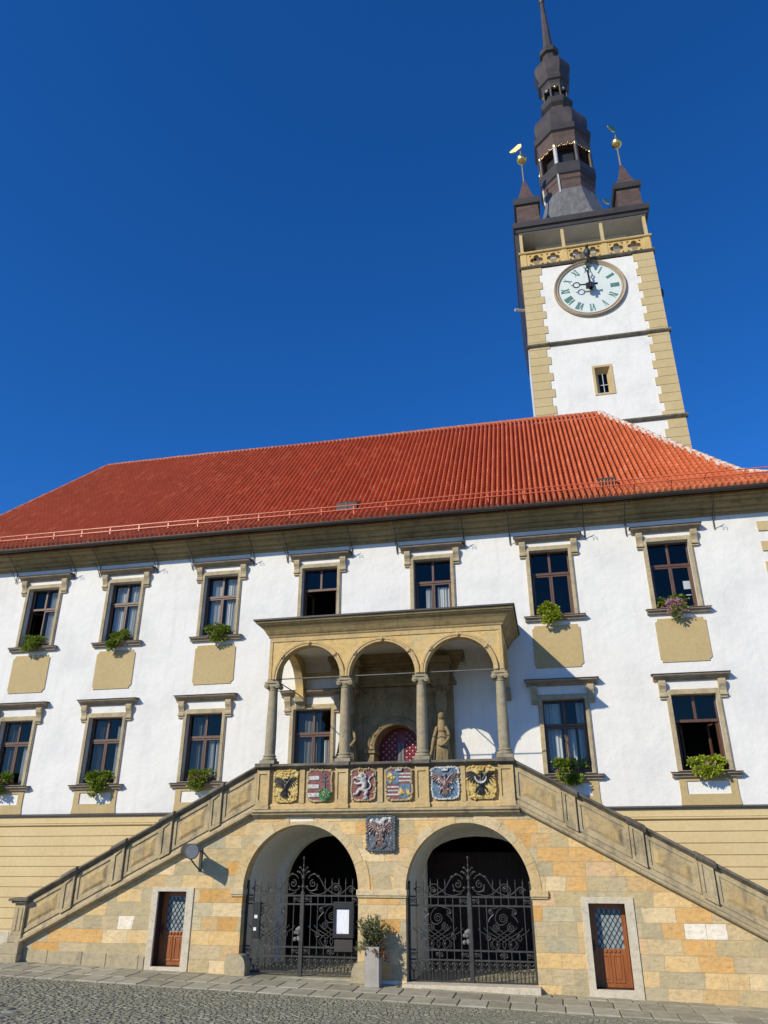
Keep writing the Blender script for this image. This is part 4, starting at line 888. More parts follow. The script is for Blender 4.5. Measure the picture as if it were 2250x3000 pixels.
# columns and arcade
CX = [-8.13, -5.84, -3.53, -1.2]; CYY = -2.88
for cx in CX:
    sh = MB().lathe([(0.158, 5.62), (0.162, 5.8), (0.158, 6.4), (0.145, 7.0), (0.132, 7.5), (0.15, 7.515), (0.15, 7.535)], cx, CYY, 28).build('column', 'column', log, smooth=40)
    mb = MB().lathe([(0.21, 5.46), (0.225, 5.49), (0.215, 5.53), (0.175, 5.545), (0.17, 5.565), (0.195, 5.58), (0.19, 5.61), (0.16, 5.63)], cx, CYY, 28).box(cx-0.225, cx+0.225, CYY-0.225, CYY+0.225, 5.36, 5.46)
    mb.build('base', 'column', sh, smooth=40)
    mb = MB().lathe([(0.133, 7.5), (0.135, 7.56), (0.165, 7.6), (0.175, 7.63)], cx, CYY, 24)
    for sx in (-1, 1):
        for k in range(3): mb.ring(cx+sx*0.175, 7.645, [(0.075-0.028*k, CYY-0.19-0.012*k), (0.075-0.028*k, CYY+0.19+0.012*k), (0.0, CYY+0.19+0.012*k), (0.0, CYY-0.19-0.012*k)], n=16)
    mb.box(cx-0.17, cx+0.17, CYY-0.17, CYY+0.17, 7.63, 7.7).box(cx-0.225, cx+0.225, CYY-0.2, CYY+0.2, 7.72, 7.76).box(cx-0.16, cx+0.16, CYY-0.165, CYY+0.165, 7.76, 7.83)
    mb.build('capital', 'column', sh, smooth=35)
LX0, LX1, LY = -8.27, -1.06, -3.03
AC = [-6.985, -4.685, -2.365]; AR = 1.015; AZ = 7.83
outline = [(LX0, AZ)]
for c in AC: outline += arc(c, AZ, AR, PI, 0, 26)
outline += [(LX1, AZ), (LX1, 9.16), (LX0, 9.16)]
MB().plate([outline], LY, LY+0.3).build('arcade_wall', 'frieze', log)
for c in AC:
    a = MB().ring(c, AZ, [(AR-0.006, LY-0.055), (AR+0.055, LY-0.055), (AR+0.06, LY-0.075), (AR+0.125, LY-0.075), (AR+0.14, LY-0.04), (AR+0.14, LY+0.05), (AR-0.006, LY+0.29)], 0.0, PI, 36).build('archivolt', 'loggia', log, smooth=30)
    mb = MB()
    for t in (0.22, 0.5, 0.78):
        x, z = c+(AR+0.07)*cos(PI*t), AZ+(AR+0.07)*sin(PI*t); mb.ball((x, LY-0.08, z), 0.06, 8, sy=0.8)
        for k in range(4): mb.ball((x+0.055*cos(k*PI/2+PI*t), LY-0.075, z+0.055*sin(k*PI/2+PI*t)), 0.032, 6)
    mb.build('rosette', 'loggia', a, smooth=50)
mb = MB()
fx = [(LX0+0.06, 7.86)]
MB().plate([rect(LX0, LX1, 9.0, 9.13), ], LY-0.03, LY).build('frieze_band', 'loggia', log, bevel=0.006)
for x0 in (LX0, LX1-0.1): MB().box(x0, x0+0.1, LY-0.025, LY, 7.84, 9.0).build('corner_strip', 'loggia', log, bevel=0.005)
for x0, x1 in ((LX0, LX0+0.27), (LX1-0.27, LX1)):
    lp = [(-2.73, AZ)]+[(-1.4+1.1*cos(PI-PI*i/24)-0.04, AZ+1.1*sin(PI*i/24)) for i in range(25)]+[(0.0, AZ), (0.0, 9.16), (-2.73, 9.16)]
    lp = [(y, z) for y, z in lp]
    MB().plate_yz([lp], x0, x1).build('side_arch', 'frieze', log)
    MB().plate_yz([[(-0.36, AZ), (0.0, AZ), (0.0, 7.45), (-0.1, 7.45), (-0.2, 7.6), (-0.34, 7.66)]], x0-0.03, x1+0.03).build('wall_corbel', 'column', log, bevel=0.01)
# ceiling with a shallow cove
mb = MB().box(LX0+0.2, LX1-0.2, LY+0.2, 0.0, 9.08, 9.12); n = 8
cove = [(0.0, 9.085)]+[(-0.6*(1-cos(PI/2*i/n)), 8.5+0.583*sin(PI/2*i/n)) for i in range(n+1)]
mb.extr(cove, LX0+0.26, POX-2.32).extr(cove, POX+2.32, LX1-0.26)
mb.build('ceiling', 'inner', log, smooth=40)
mb = MB()
def loft3(mb, prof, x0, x1, y0, yb=0.02):
    rows = [[(x0-o, yb, z), (x0-o, y0-o, z), (x1+o, y0-o, z), (x1+o, yb, z)] for o, z in prof]
    vs = [v for r_ in rows for v in r_]; n = len(rows)
    fs = [(j*4+i, j*4+i+1, (j+1)*4+i+1, (j+1)*4+i) for j in range(n-1) for i in range(3)]+[(0, 1, 2, 3), tuple((n-1)*4+i for i in (3, 2, 1, 0)), tuple(j*4 for j in range(n)), tuple(j*4+3 for j in range(n-1, -1, -1))]
    return mb.add(vs, fs)
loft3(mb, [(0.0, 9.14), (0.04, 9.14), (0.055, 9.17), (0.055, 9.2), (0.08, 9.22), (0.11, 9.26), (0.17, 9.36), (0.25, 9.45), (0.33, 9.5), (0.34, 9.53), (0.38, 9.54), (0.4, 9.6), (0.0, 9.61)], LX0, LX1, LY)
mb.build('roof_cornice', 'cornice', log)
mb = MB(); o = 0.45
loft3(mb, [(o-0.02, 9.605), (o, 9.61), (o, 9.66), (o-0.03, 9.665)], LX0, LX1, LY)
mb.add([(LX0-o+0.03, LY-o+0.03, 9.667), (LX1+o-0.03, LY-o+0.03, 9.667), (LX1+o-0.03, 0.0, 9.98), (LX0-o+0.03, 0.0, 9.98)], [(0, 1, 2, 3)]).add([(LX0-o+0.03, LY-o+0.03, 9.667), (LX0-o+0.03, 0.0, 9.98), (LX0-o+0.03, 0.0, 9.667)], [(0, 1, 2)]).add([(LX1+o-0.03, LY-o+0.03, 9.667), (LX1+o-0.03, 0.0, 9.98), (LX1+o-0.03, 0.0, 9.667)], [(0, 1, 2)])
mb.build('porch_roof', 'dark_metal', log)
MB().tube([(CX[0], CYY, 7.87), (CX[3], CYY, 7.87)], 0.018, 6).build('tie_rod', 'lead', log)
for cx in CX: MB().tube([(cx, CYY, 7.87), (cx, 0.02, 7.87)], 0.018, 6).build('tie_rod', 'iron', log)

# ---- heraldry
def eagle_relief(cx, cz, sx, sz, y, mat, parent):
    mb = MB(); P = lambda u, v, d=0.0: (cx+u*sx, y-0.03-d, cz+v*sz)
    mb.ball(P(0, 0.02), 0.1*sx, 10, sz=2.0*sz/sx, sy=0.6).tube([P(0, 0.15), P(0.01, 0.28), P(0.0, 0.33)], 0.06*sx, 8, 0.05*sx).ball(P(0, 0.35), 0.07*sx, 8).tube([P(-0.04, 0.36), P(-0.13, 0.33)], 0.032*sx, 6, 0.004)
    for k in (-1, 1):
        mb.tube(smoothpath([P(k*0.06, 0.12), P(k*0.18, 0.3), P(k*0.3, 0.4), P(k*0.36, 0.44)], 4), 0.06*sx, 8, 0.03*sx)
        for i in range(8):
            t = i/7; r0 = (0.36-0.27*t, 0.4-0.26*t); a = 0.5-1.75*t; L = 0.16+0.12*sin(PI*min(1, t*1.1))
            mb.tube(smoothpath([P(k*r0[0], r0[1], -0.01), P(k*(r0[0]+0.5*L*cos(a)), r0[1]+0.5*L*sin(a)-0.02), P(k*(r0[0]+L*cos(a-0.25)), r0[1]+L*sin(a-0.25)-0.04)], 3), 0.036*sx, 6, 0.012*sx)
        mb.tube(smoothpath([P(k*0.06, -0.1), P(k*0.16, -0.2), P(k*0.2, -0.28)], 3), 0.04*sx, 6, 0.022*sx)
        for j in (-1, 0, 1): mb.tube([P(k*0.2, -0.28), P(k*(0.23+0.05*j), -0.37+0.03*abs(j))], 0.016*sx, 5, 0.006*sx)
    for j in range(-2, 3): mb.tube(smoothpath([P(0.02*j, -0.16), P(0.045*j, -0.32), P(0.075*j, -0.48+0.035*abs(j))], 3), 0.036*sx, 6, 0.02*sx)
    return mb.build('eagle_charge', mat, parent, smooth=60)
def lion_relief(cx, cz, sx, sz, y, mat, parent):
    mb = MB(); P = lambda u, v, d=0.0: (cx+u*sx, y-0.035-d, cz+v*sz)
    mb.tube(smoothpath([P(-0.06, 0.26), P(0.02, 0.12), P(0.02, -0.04), P(-0.06, -0.18)], 4), 0.125*sx, 10, 0.09*sx).ball(P(-0.1, 0.34, 0.02), 0.11*sx, 10).tube([P(-0.15, 0.34, 0.03), P(-0.24, 0.31, 0.03)], 0.05*sx, 6, 0.03*sx)
    for k in range(12): mb.ball(P(-0.06+0.13*cos(k*0.55), 0.32+0.13*sin(k*0.55)), 0.045*sx, 6)
    for path, r0 in (([(0.0, 0.2), (-0.2, 0.22), (-0.32, 0.3), (-0.37, 0.27)], 0.055), ([(0.04, 0.12), (-0.14, 0.08), (-0.28, 0.06), (-0.33, 0.11)], 0.055), ([(-0.02, -0.14), (-0.18, -0.16), (-0.26, -0.3), (-0.36, -0.32)], 0.075), ([(-0.02, -0.16), (0.12, -0.24), (0.06, -0.36), (0.12, -0.47), (0.02, -0.48)], 0.08)):
        mb.tube(smoothpath([P(*q_) for q_ in path], 4), r0*sx, 8, r0*0.62*sx)
        e = path[-1]
        for j in (-1, 0, 1): mb.tube([P(*e), P(e[0]-0.05, e[1]+0.035*j)], 0.02*sx, 5, 0.008)
    mb.tube(smoothpath([P(-0.02, -0.16), P(0.2, -0.14), P(0.28, 0.02), P(0.18, 0.14), P(0.26, 0.3), P(0.36, 0.36)], 4), 0.03*sx, 6, 0.022*sx).ball(P(0.37, 0.38), 0.055*sx, 6, sz=1.4).ball(P(0.21, 0.12), 0.045*sx, 6)
    return mb.build('lion_charge', mat, parent, smooth=60)
def shield_outline(w, h, kind=0):
    if kind == 0: return [(-w, h), (w, h), (w*1.03, h*0.3), (w*0.97, -h*0.45), (w*0.72, -h*0.85), (0, -h), (-w*0.72, -h*0.85), (-w*0.97, -h*0.45), (-w*1.03, h*0.3)]
    return [(-w, h*0.86), (-w*0.7, h), (w*0.7, h), (w, h*0.86), (w*0.93, h*0.4), (w, -h*0.4), (w*0.9, -h*0.86), (w*0.5, -h), (-w*0.5, -h), (-w*0.9, -h*0.86), (-w, -h*0.4), (-w*0.93, h*0.4)]
def at(lp, cx, cz, sx, sz=None): return [(cx+x*sx, cz+z*(sz or sx)) for x, z in lp]
SY = FY-0.03
def arms(cx, cz, w, h, ground, label, mantle, seed):
    q = random.Random(seed); sd = MB().plate([at(shield_outline(w, h, 1), cx, cz, 1)], SY-0.05, FY+0.02).build('coat_of_arms', ground, log, bevel=0.012)
    sd['label'] = label
    mb = MB().plate([at(shield_outline(w*1.01, h*1.01, 1), cx, cz, 1), at(shield_outline(w*0.9, h*0.92, 1), cx, cz, 1)], SY-0.062, SY); lp = shield_outline(w*0.96, h*0.97, 1); n = len(lp)
    for i in range(n):
        a, b = lp[i], lp[(i+1) % n]; L = math.hypot(b[0]-a[0], b[1]-a[1]); k = max(2, int(L/0.04))
        for j in range(k):
            t = (j+q.random()*0.6)/k; r = q.choice((0.008, 0.012, 0.016, 0.024, 0.03))*q.uniform(0.8, 1.1)
            mb.ball((cx+a[0]+(b[0]-a[0])*t+q.uniform(-0.02, 0.02), SY-0.05-q.uniform(0, 0.02), cz+a[1]+(b[1]-a[1])*t+q.uniform(-0.02, 0.02)), r, 6, sy=0.9, sx=q.uniform(0.8, 1.7), sz=q.uniform(0.8, 1.5))
    mb.build('scroll_trim', mantle, sd, smooth=60)
    return sd
def charge(lps, mat, parent, y=SY-0.05, t=0.035, name='charge'):
    mb = MB()
    for lp in lps: mb.plate([lp], y-t, y+0.01)
    return mb.build(name, mat, parent, bevel=0.008)
def bits(cx, cz, w, h, n, mat, parent, seed, r=(0.015, 0.035), y=SY-0.06, name='relief'):
    q = random.Random(seed); mb = MB()
    for _ in range(n): mb.ball((cx+q.uniform(-w, w), y, cz+q.uniform(-h, h)), q.uniform(*r), 6, sx=q.uniform(0.7, 2), sz=q.uniform(0.7, 2), sy=0.8)
    return mb.build(name, mat, parent, smooth=60)
def crown(cx, cz, s, mat, parent):
    mb = MB().plate([[(cx-s, cz), (cx+s, cz), (cx+s*1.25, cz+s*0.9), (cx+s*0.5, cz+s*0.5), (cx, cz+s*1.1), (cx-s*0.5, cz+s*0.5), (cx-s*1.25, cz+s*0.9)]], SY-0.11, SY-0.04)
    for k in (-1.2, 0, 1.2): mb.ball((cx+k*s, SY-0.08, cz+s*1.05), s*0.24, 6)
    return mb.build('crown', mat, parent)
cz = 4.74
a = arms(-7.55, cz, 0.37, 0.44, 'giltpaint', 'gilded shield with a black eagle', 'giltpaint', 1)
eagle_relief(-7.55, cz-0.04, 0.66, 0.64, SY-0.05, 'black', a); bits(-7.55, cz+0.28, 0.22, 0.1, 16, 'giltpaint', a, 31); bits(-7.55, cz-0.32, 0.28, 0.08, 18, 'giltpaint', a, 32); bits(-7.55, cz-0.02, 0.04, 0.16, 6, 'silverpaint', a, 33, y=SY-0.09)
crown(-7.55, cz+0.2, 0.07, 'giltpaint', a)
cx = -6.53
a = arms(cx, cz, 0.38, 0.43, 'shield_red', 'red shield with silver bars and a double cross', 'parapet', 2)
charge([rect(cx-0.33, cx-0.01, cz+z, cz+z+0.11) for z in (0.15, -0.08, -0.31)], 'silverpaint', a, t=0.02)
charge([rect(cx+0.145, cx+0.175, cz-0.2, cz+0.32), rect(cx+0.06, cx+0.26, cz+0.1, cz+0.13), rect(cx+0.09, cx+0.23, cz+0.22, cz+0.25)], 'shield_dark', a, t=0.025)
charge([arc(cx+0.16, cz-0.26, 0.17, 0, 2*PI, 16)[:-1]], 'shield_green', a, t=0.05); bits(cx+0.17, cz-0.24, 0.14, 0.13, 22, 'shield_green', a, 41, (0.03, 0.05), SY-0.1); bits(cx+0.14, cz-0.22, 0.05, 0.05, 5, 'giltpaint', a, 42, (0.015, 0.025), SY-0.13)
cx = -5.24
a = arms(cx, cz, 0.37, 0.43, 'shield_red', 'red shield with a white rampant lion', 'parapet', 3)
lion_relief(cx+0.02, cz-0.02, 0.74, 0.72, SY-0.05, 'silverpaint', a); crown(cx-0.06, cz+0.3, 0.07, 'giltpaint', a)
cx = -4.21
a = arms(cx, cz, 0.4, 0.44, 'shield_red', 'quartered shield of blue with gold and red with silver', 'parapet', 4)
charge([rect(cx-0.36, cx, cz, cz+0.34)], 'shield_blue', a, t=0.012); charge([rect(cx, cx+0.33, cz-0.38, cz)], 'shield_blue', a, t=0.012)
charge([rect(cx, cx+0.36, cz+z, cz+z+0.045) for z in (0.06, 0.16, 0.25)]+[rect(cx-0.34, cx, cz+z, cz+z+0.045) for z in (-0.1, -0.2, -0.3)], 'silverpaint', a, t=0.012)
bits(cx-0.19, cz+0.15, 0.13, 0.11, 9, 'giltpaint', a, 61, (0.03, 0.05)); bits(cx+0.17, cz-0.19, 0.13, 0.13, 9, 'giltpaint', a, 62, (0.03, 0.05)); crown(cx, cz+0.34, 0.08, 'silverpaint', a)
cx = -2.9
a = arms(cx, cz, 0.4, 0.43, 'shield_blue', 'blue shield with a red and white chequered eagle', 'silverpaint', 5)
eagle_relief(cx, cz-0.04, 0.72, 0.68, SY-0.05, 'bronze', a); bits(cx, cz, 0.2, 0.22, 40, 'silverpaint', a, 71, (0.012, 0.022), SY-0.09); bits(cx, cz, 0.17, 0.2, 20, 'shield_red', a, 72, (0.015, 0.024), SY-0.09); crown(cx, cz+0.32, 0.08, 'silverpaint', a)
cx = -1.9
a = arms(cx, cz, 0.41, 0.43, 'giltpaint', 'gilded shield with a black eagle and silver crescent', 'giltpaint', 6)
eagle_relief(cx, cz-0.02, 0.78, 0.7, SY-0.05, 'black', a)
cr = arc(cx, cz+0.13, 0.17, PI*0.95, PI*2.05, 14)+arc(cx, cz+0.165, 0.145, PI*1.98, PI*1.02, 14)
charge([cr], 'silverpaint', a, SY-0.11, 0.03); bits(cx, cz-0.34, 0.3, 0.07, 20, 'giltpaint', a, 81); crown(cx, cz+0.3, 0.08, 'giltpaint', a)
SY0 = SY; SY = FY-0.03
cx, cz = -4.73, 3.47
sd = MB().plate([at(shield_outline(0.4, 0.45, 1), cx, cz, 1)], FY-0.08, FY+0.02).build('coat_of_arms', 'shield_dark', log, bevel=0.012); sd['label'] = 'dark slate shield with a bronze eagle between the gate arches'
eagle_relief(cx, cz-0.05, 0.74, 0.74, SY-0.05, 'bronze', sd); bits(cx, cz+0.33, 0.33, 0.06, 22, 'silverpaint', sd, 91, (0.02, 0.04)); bits(cx, cz+0.02, 0.12, 0.2, 24, 'bronze', sd, 92, (0.02, 0.045), SY-0.1); bits(cx, cz-0.33, 0.3, 0.05, 14, 'shield_dark', sd, 93, (0.03, 0.05)); bits(cx, cz-0.05, 0.33, 0.32, 36, 'silverpaint', sd, 94, (0.008, 0.018), SY-0.06); crown(cx, cz+0.24, 0.09, 'silverpaint', sd)
q = random.Random(5); mb = MB().plate([at(shield_outline(0.41, 0.46, 1), cx, cz, 1), at(shield_outline(0.36, 0.41, 1), cx, cz, 1)], FY-0.1, FY-0.02)
for i in range(44):
    t = 2*PI*i/44; x = max(-0.4, min(0.4, 0.56*cos(t))); z = max(-0.44, min(0.44, 0.6*sin(t))); mb.ball((cx+x, FY-0.09, cz+z), q.uniform(0.02, 0.042), 6)
mb.build('scroll_trim', 'shield_dark', sd, smooth=60)

# ------------------------------------------------------------------ clock tower behind the roof
TY = 18.4; T0, T1 = 1.15, 10.19; TC = 5.67
tow = tag(empty('clock_tower', (TC, TY+4.5, 0)), 'tall white clock tower with tan quoins and a dark onion spire', 'tower')
MB().plate([rect(T0, T1, 8, 41.5), rect(5.16, 6.16, 30.3, 32.36)], TY, TY+0.6).build('front_wall', 'white', tow)
mb = MB().box(T0, T0+0.6, TY+0.6, TY+9.04, 8, 41.5).box(T1-0.6, T1, TY+0.6, TY+9.04, 8, 41.5).box(T0+0.6, T1-0.6, TY+8.44, TY+9.04, 8, 41.5)
mb.build('side_wall', 'white', tow)
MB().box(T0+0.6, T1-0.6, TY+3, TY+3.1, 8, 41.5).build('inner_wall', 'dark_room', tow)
mbl, mbr = MB(), MB(); z = 41.44; k = 0; q = random.Random(2)
while z > 16:
    h = 0.648; d = q.uniform(-0.03, 0.03); lng, sht = 1.33+d, 1.1+d
    a = lng if k % 2 == 0 else sht
    zb = z-h
    for zc in (34.7, 28.07):
        pass
    mbl.box(T0-0.05, T0+a, TY-0.05, TY+0.3, zb+0.014, z-0.014); mbr.box(T1-a, T1+0.05, TY-0.05, TY+0.3, zb+0.014, z-0.014)
    mbl.box(T0-0.05, T0+0.2, TY+0.3, TY+1.0, zb+0.014, z-0.014)
    z -= h; k += 1
mbl.box(T0-0.025, T0+1.0, TY-0.025, TY+0.9, 16, 41.4); mbr.box(T1-1.0, T1+0.025, TY-0.025, TY+0.9, 16, 41.4)
for m in (mbl, mbr): m.build('quoin', 'quoin', tow)
for z in (34.62, 28.0):
    MB().extr([(TY+0.1, z-0.12), (TY-0.09, z-0.12), (TY-0.2, z), (TY-0.21, z+0.1), (TY+0.1, z+0.2)], T0-0.2, T1+0.2).build('string_course', 'coping', tow)
wx0, wx1, wz0, wz1 = 5.02, 6.32, 30.2, 32.5
mb = MB().plate([rect(wx0, wx1, wz0, wz1), rect(wx0+0.16, wx1-0.16, wz0+0.12, wz1-0.16)], TY-0.05, TY+0.02).plate([rect(wx0+0.13, wx1-0.13, wz0+0.1, wz1-0.13), rect(5.4, 5.96, wz0+0.14, wz1-0.42)], TY+0.42, TY+0.5)
mb.add([(wx0+0.16, TY, wz0+0.12), (wx1-0.16, TY, wz0+0.12), (wx1-0.16, TY, wz1-0.16), (wx0+0.16, TY, wz1-0.16), (5.36, TY+0.44, wz0+0.12), (5.98, TY+0.44, wz0+0.12), (5.98, TY+0.44, wz1-0.4), (5.36, TY+0.44, wz1-0.4)], [(0, 4, 5, 1), (1, 5, 6, 2), (2, 6, 7, 3), (3, 7, 4, 0)])
tw = mb.build('window', 'quoin', tow)
mb = MB().box(5.65, 5.7, TY+0.36, TY+0.4, wz0+0.1, wz1-0.42).box(5.38, 5.97, TY+0.37, TY+0.39, 31.15, 31.2); mb.build('window_bar', 'silverpaint', tw)
MB().add([(5.36, TY+0.52, wz0), (5.98, TY+0.52, wz0), (5.98, TY+0.52, wz1-0.3), (5.36, TY+0.52, wz1-0.3)], [(0, 1, 2, 3)]).build('pane', 'glass', tw)
# clock
KX, KZ = 5.65, 38.98
mb = MB().ring(KX, KZ, [(2.12, TY+0.05), (2.12, TY-0.1), (2.2, TY-0.16), (2.26, TY-0.12), (2.3, TY-0.18), (2.4, TY-0.22), (2.47, TY-0.14), (2.47, TY+0.05)], n=72)
clk = mb.build('clock', 'rim', tow, smooth=40)
MB().plate([arc(KX, KZ, 2.14, 0, 2*PI, 64)[:-1]], TY-0.06, TY-0.01).build('dial', 'dial', clk)
NUM = ['XII', 'I', 'II', 'III', 'IV', 'V', 'VI', 'VII', 'VIII', 'IX', 'X', 'XI']
NW = {'I': 0.12, 'V': 0.26, 'X': 0.26}
for i, t in enumerate(NUM):
    a = PI/2-i*PI/6; wtot = sum(NW[c] for c in t); x = -wtot/2; mb = MB(); h = 0.56
    def stroke(xa, za, xb, zb, wd):
        d = Vector((xb-xa, zb-za)); n = Vector((-d.y, d.x)).normalized()*wd/2; lp = [(xa+n.x, za+n.y), (xb+n.x, zb+n.y), (xb-n.x, zb-n.y), (xa-n.x, za-n.y)]
        out = []
        for (u, v) in lp:
            rr = 1.68+v; out.append((KX+rr*cos(a)+u*sin(a), KZ+rr*sin(a)-u*cos(a)))
        mb.plate([out], TY-0.085, TY-0.058)
    for c in t:
        w_ = NW[c]; m = x+w_/2
        if c == 'I': stroke(m, -h/2, m, h/2, 0.08)
        elif c == 'V': stroke(m-0.09, h/2, m, -h/2, 0.075); stroke(m+0.1, h/2, m, -h/2, 0.035)
        else: stroke(m-0.1, h/2, m+0.1, -h/2, 0.075); stroke(m+0.1, h/2, m-0.1, -h/2, 0.035)
        if c == 'I':
            stroke(m-0.06, h/2, m+0.06, h/2, 0.025); stroke(m-0.06, -h/2, m+0.06, -h/2, 0.025)
        x += w_
    mb.build('numeral', 'numeral', clk)
HY = TY-0.52
MB().lathe([(0.05, 0), (0.05, 0)], 0, 0, 4)
mb = MB().ring(KX, KZ, [(0.12, TY-0.05), (0.12, HY-0.06), (0.0, HY-0.08), (0.0, TY-0.05)], n=14).ring(KX, KZ, [(0.2, HY-0.02), (0.2, HY+0.05), (0.0, HY+0.05), (0.0, HY-0.02)], n=16)
mb.box(KX-0.3, KX+0.22, HY-0.1, HY+0.12, KZ-0.32, KZ+0.04)
mb.build('hand_hub', 'black', clk, smooth=40)
def hand(name, ang, L, ring_at, rr, y, wd, tail):
    mb = MB(); d = Vector((cos(ang), 0, sin(ang))); o = Vector((KX, y, KZ)); n = Vector((-sin(ang), 0, cos(ang)))
    def bar(a, b, w0, w1): mb.add([o+d*a+n*w0+Vector((0, s, 0)) for s in (-0.02, 0.02)]+[o+d*b+n*w1+Vector((0, s, 0)) for s in (-0.02, 0.02)]+[o+d*b-n*w1+Vector((0, s, 0)) for s in (-0.02, 0.02)]+[o+d*a-n*w0+Vector((0, s, 0)) for s in (-0.02, 0.02)], [(0, 2, 4, 6), (1, 7, 5, 3), (0, 1, 3, 2), (2, 3, 5, 4), (4, 5, 7, 6), (6, 7, 1, 0)])
    bar(-tail, ring_at-rr, wd, wd*0.8); c = o+d*ring_at
    mb.ring(c.x, c.z, [(rr-0.035, y-0.02), (rr+0.035, y-0.02), (rr+0.035, y+0.02), (rr-0.035, y+0.02)], n=20)
    bar(ring_at+rr-0.02, L, wd*0.7, 0.01)
    if tail: bar(-tail-0.01, -tail*0.55, 0.1, 0.05)
    return mb.build(name, 'black', clk)
hand('minute_hand', PI/2+0.05, 1.72, 1.28, 0.12, HY-0.03, 0.075, 0.55)
hand('hour_hand', PI-0.06, 1.3, 0.92, 0.22, HY+0.03, 0.06, 0.5)
# dark bird figure on the bracket above the dial
bx, bz = 5.72, 41.35
mb = MB(); yb = TY-0.75
mb.ball((bx, yb, bz+0.25), 0.24, 10, sz=1.6).ball((bx+0.02, yb-0.1, bz+0.72), 0.14, 8).tube([(bx, TY, bz-0.1), (bx, yb, bz-0.1)], 0.05, 6)
mb.tube([(bx+0.03, yb-0.2, bz+0.72), (bx+0.05, yb-0.34, bz+0.66)], 0.05, 6, 0.015).tube([(bx, yb, bz+0.0), (bx+0.15, yb+0.2, bz-0.35), (bx+0.2, yb+0.3, bz-0.55)], 0.14, 8, 0.05)
mb.add([(bx-0.2, yb, bz+0.45), (bx-0.55, yb+0.1, bz+0.15), (bx-0.4, yb+0.12, bz-0.2), (bx-0.15, yb+0.05, bz-0.05), (bx-0.2, yb+0.06, bz+0.45), (bx-0.55, yb+0.16, bz+0.15), (bx-0.4, yb+0.18, bz-0.2), (bx-0.15, yb+0.11, bz-0.05)], [(0, 1, 2, 3), (7, 6, 5, 4), (0, 4, 5, 1), (1, 5, 6, 2), (2, 6, 7, 3)])
mb.build('bird_figure', 'iron', tow, smooth=50)
# pierced balustrade, open gallery, roof cornice
def quat(cx, cz, r):
    out = []
    for k in range(4):
        a0 = PI/2*k; c = (cx+r*0.62*cos(a0), cz+r*0.62*sin(a0))
        out += [(c[0]+r*0.5*cos(a0+t), c[1]+r*0.5*sin(a0+t)) for t in (-1.9, -1.3, -0.65, 0, 0.65, 1.3, 1.9)]
    return out
qs = [2.25, 3.45, 5.05, 6.25, 7.87, 9.07]
hl = [quat(x, 42.24, 0.42) for x in qs]
for x in qs:
    for sx in (-1, 1):
        for sz in (-1, 1): hl.append([(x+sx*0.47, 42.24+sz*0.47), (x+sx*0.27, 42.24+sz*0.47), (x+sx*0.47, 42.24+sz*0.27)])
mb = MB().plate([rect(T0-0.04, T1+0.04, 41.66, 42.86)]+hl, TY-0.02, TY+0.28)
for x in (1.35, 4.25, 7.06, 9.98): mb.box(x-0.2, x+0.2, TY-0.06, TY, 41.66, 42.86)
mb.box(T0-0.05, T0+0.25, TY+0.28, TY+9.04, 41.66, 42.86).box(T1-0.25, T1+0.05, TY+0.28, TY+9.04, 41.66, 42.86).box(T0+0.25, T1-0.25, TY+8.76, TY+9.04, 41.66, 42.86)
bl_ = mb.build('balustrade', 'frieze', tow)
MB().box(T0+0.3, T1-0.3, TY+0.9, TY+1.0, 41.5, 43.0).build('shade_wall', 'column', tow)
MB().extr([(TY+0.3, 42.86), (TY-0.12, 42.86), (TY-0.16, 42.92), (TY-0.16, 43.0), (TY+0.3, 43.02)], T0-0.14, T1+0.14).build('handrail', 'frieze', bl_)
MB().extr([(TY+0.3, 41.46), (TY-0.08, 41.46), (TY-0.18, 41.56), (TY-0.2, 41.64), (TY+0.3, 41.66)], T0-0.18, T1+0.18).build('string_course', 'coping', tow)
MB().box(T0, T1, TY+0.0, TY+9.04, 41.38, 41.48).build('gallery_floor', 'coping', tow)
for x in (T0+0.14, 4.29, 7.05, T1-0.14):
    MB().box(x-0.11, x+0.11, TY+0.02, TY+0.24, 43.0, 45.0).build('gallery_post', 'quoin', tow)
for x in (T0+0.14, T1-0.14):
    for y in (TY+4.4, TY+8.8): MB().box(x-0.11, x+0.11, y, y+0.22, 42.86, 45.0).build('gallery_post', 'quoin', tow)
MB().box(T0+1.2, T1-1.2, TY+1.6, TY+7.8, 41.48, 45.0).build('gallery_core', 'inner', tow)
mb = MB().box(T0-0.05, T1+0.05, TY-0.05, TY+9.09, 44.9, 45.05); mb.build('gallery_ceiling', 'inner', tow)
o = 0.34
mb = MB().lathe([(4.5, 44.96), (4.66, 44.96), (4.7, 45.2), (4.84, 45.28), (4.88, 45.5), (4.9, 45.72), (4.6, 45.86), (2.5, 46.2)], TC, TY+4.52, 4, PI/4, True)
mb.v = [v if v[2] > 0 else v for v in mb.v]; mb.build('tower_cornice', 'dark_metal', tow)
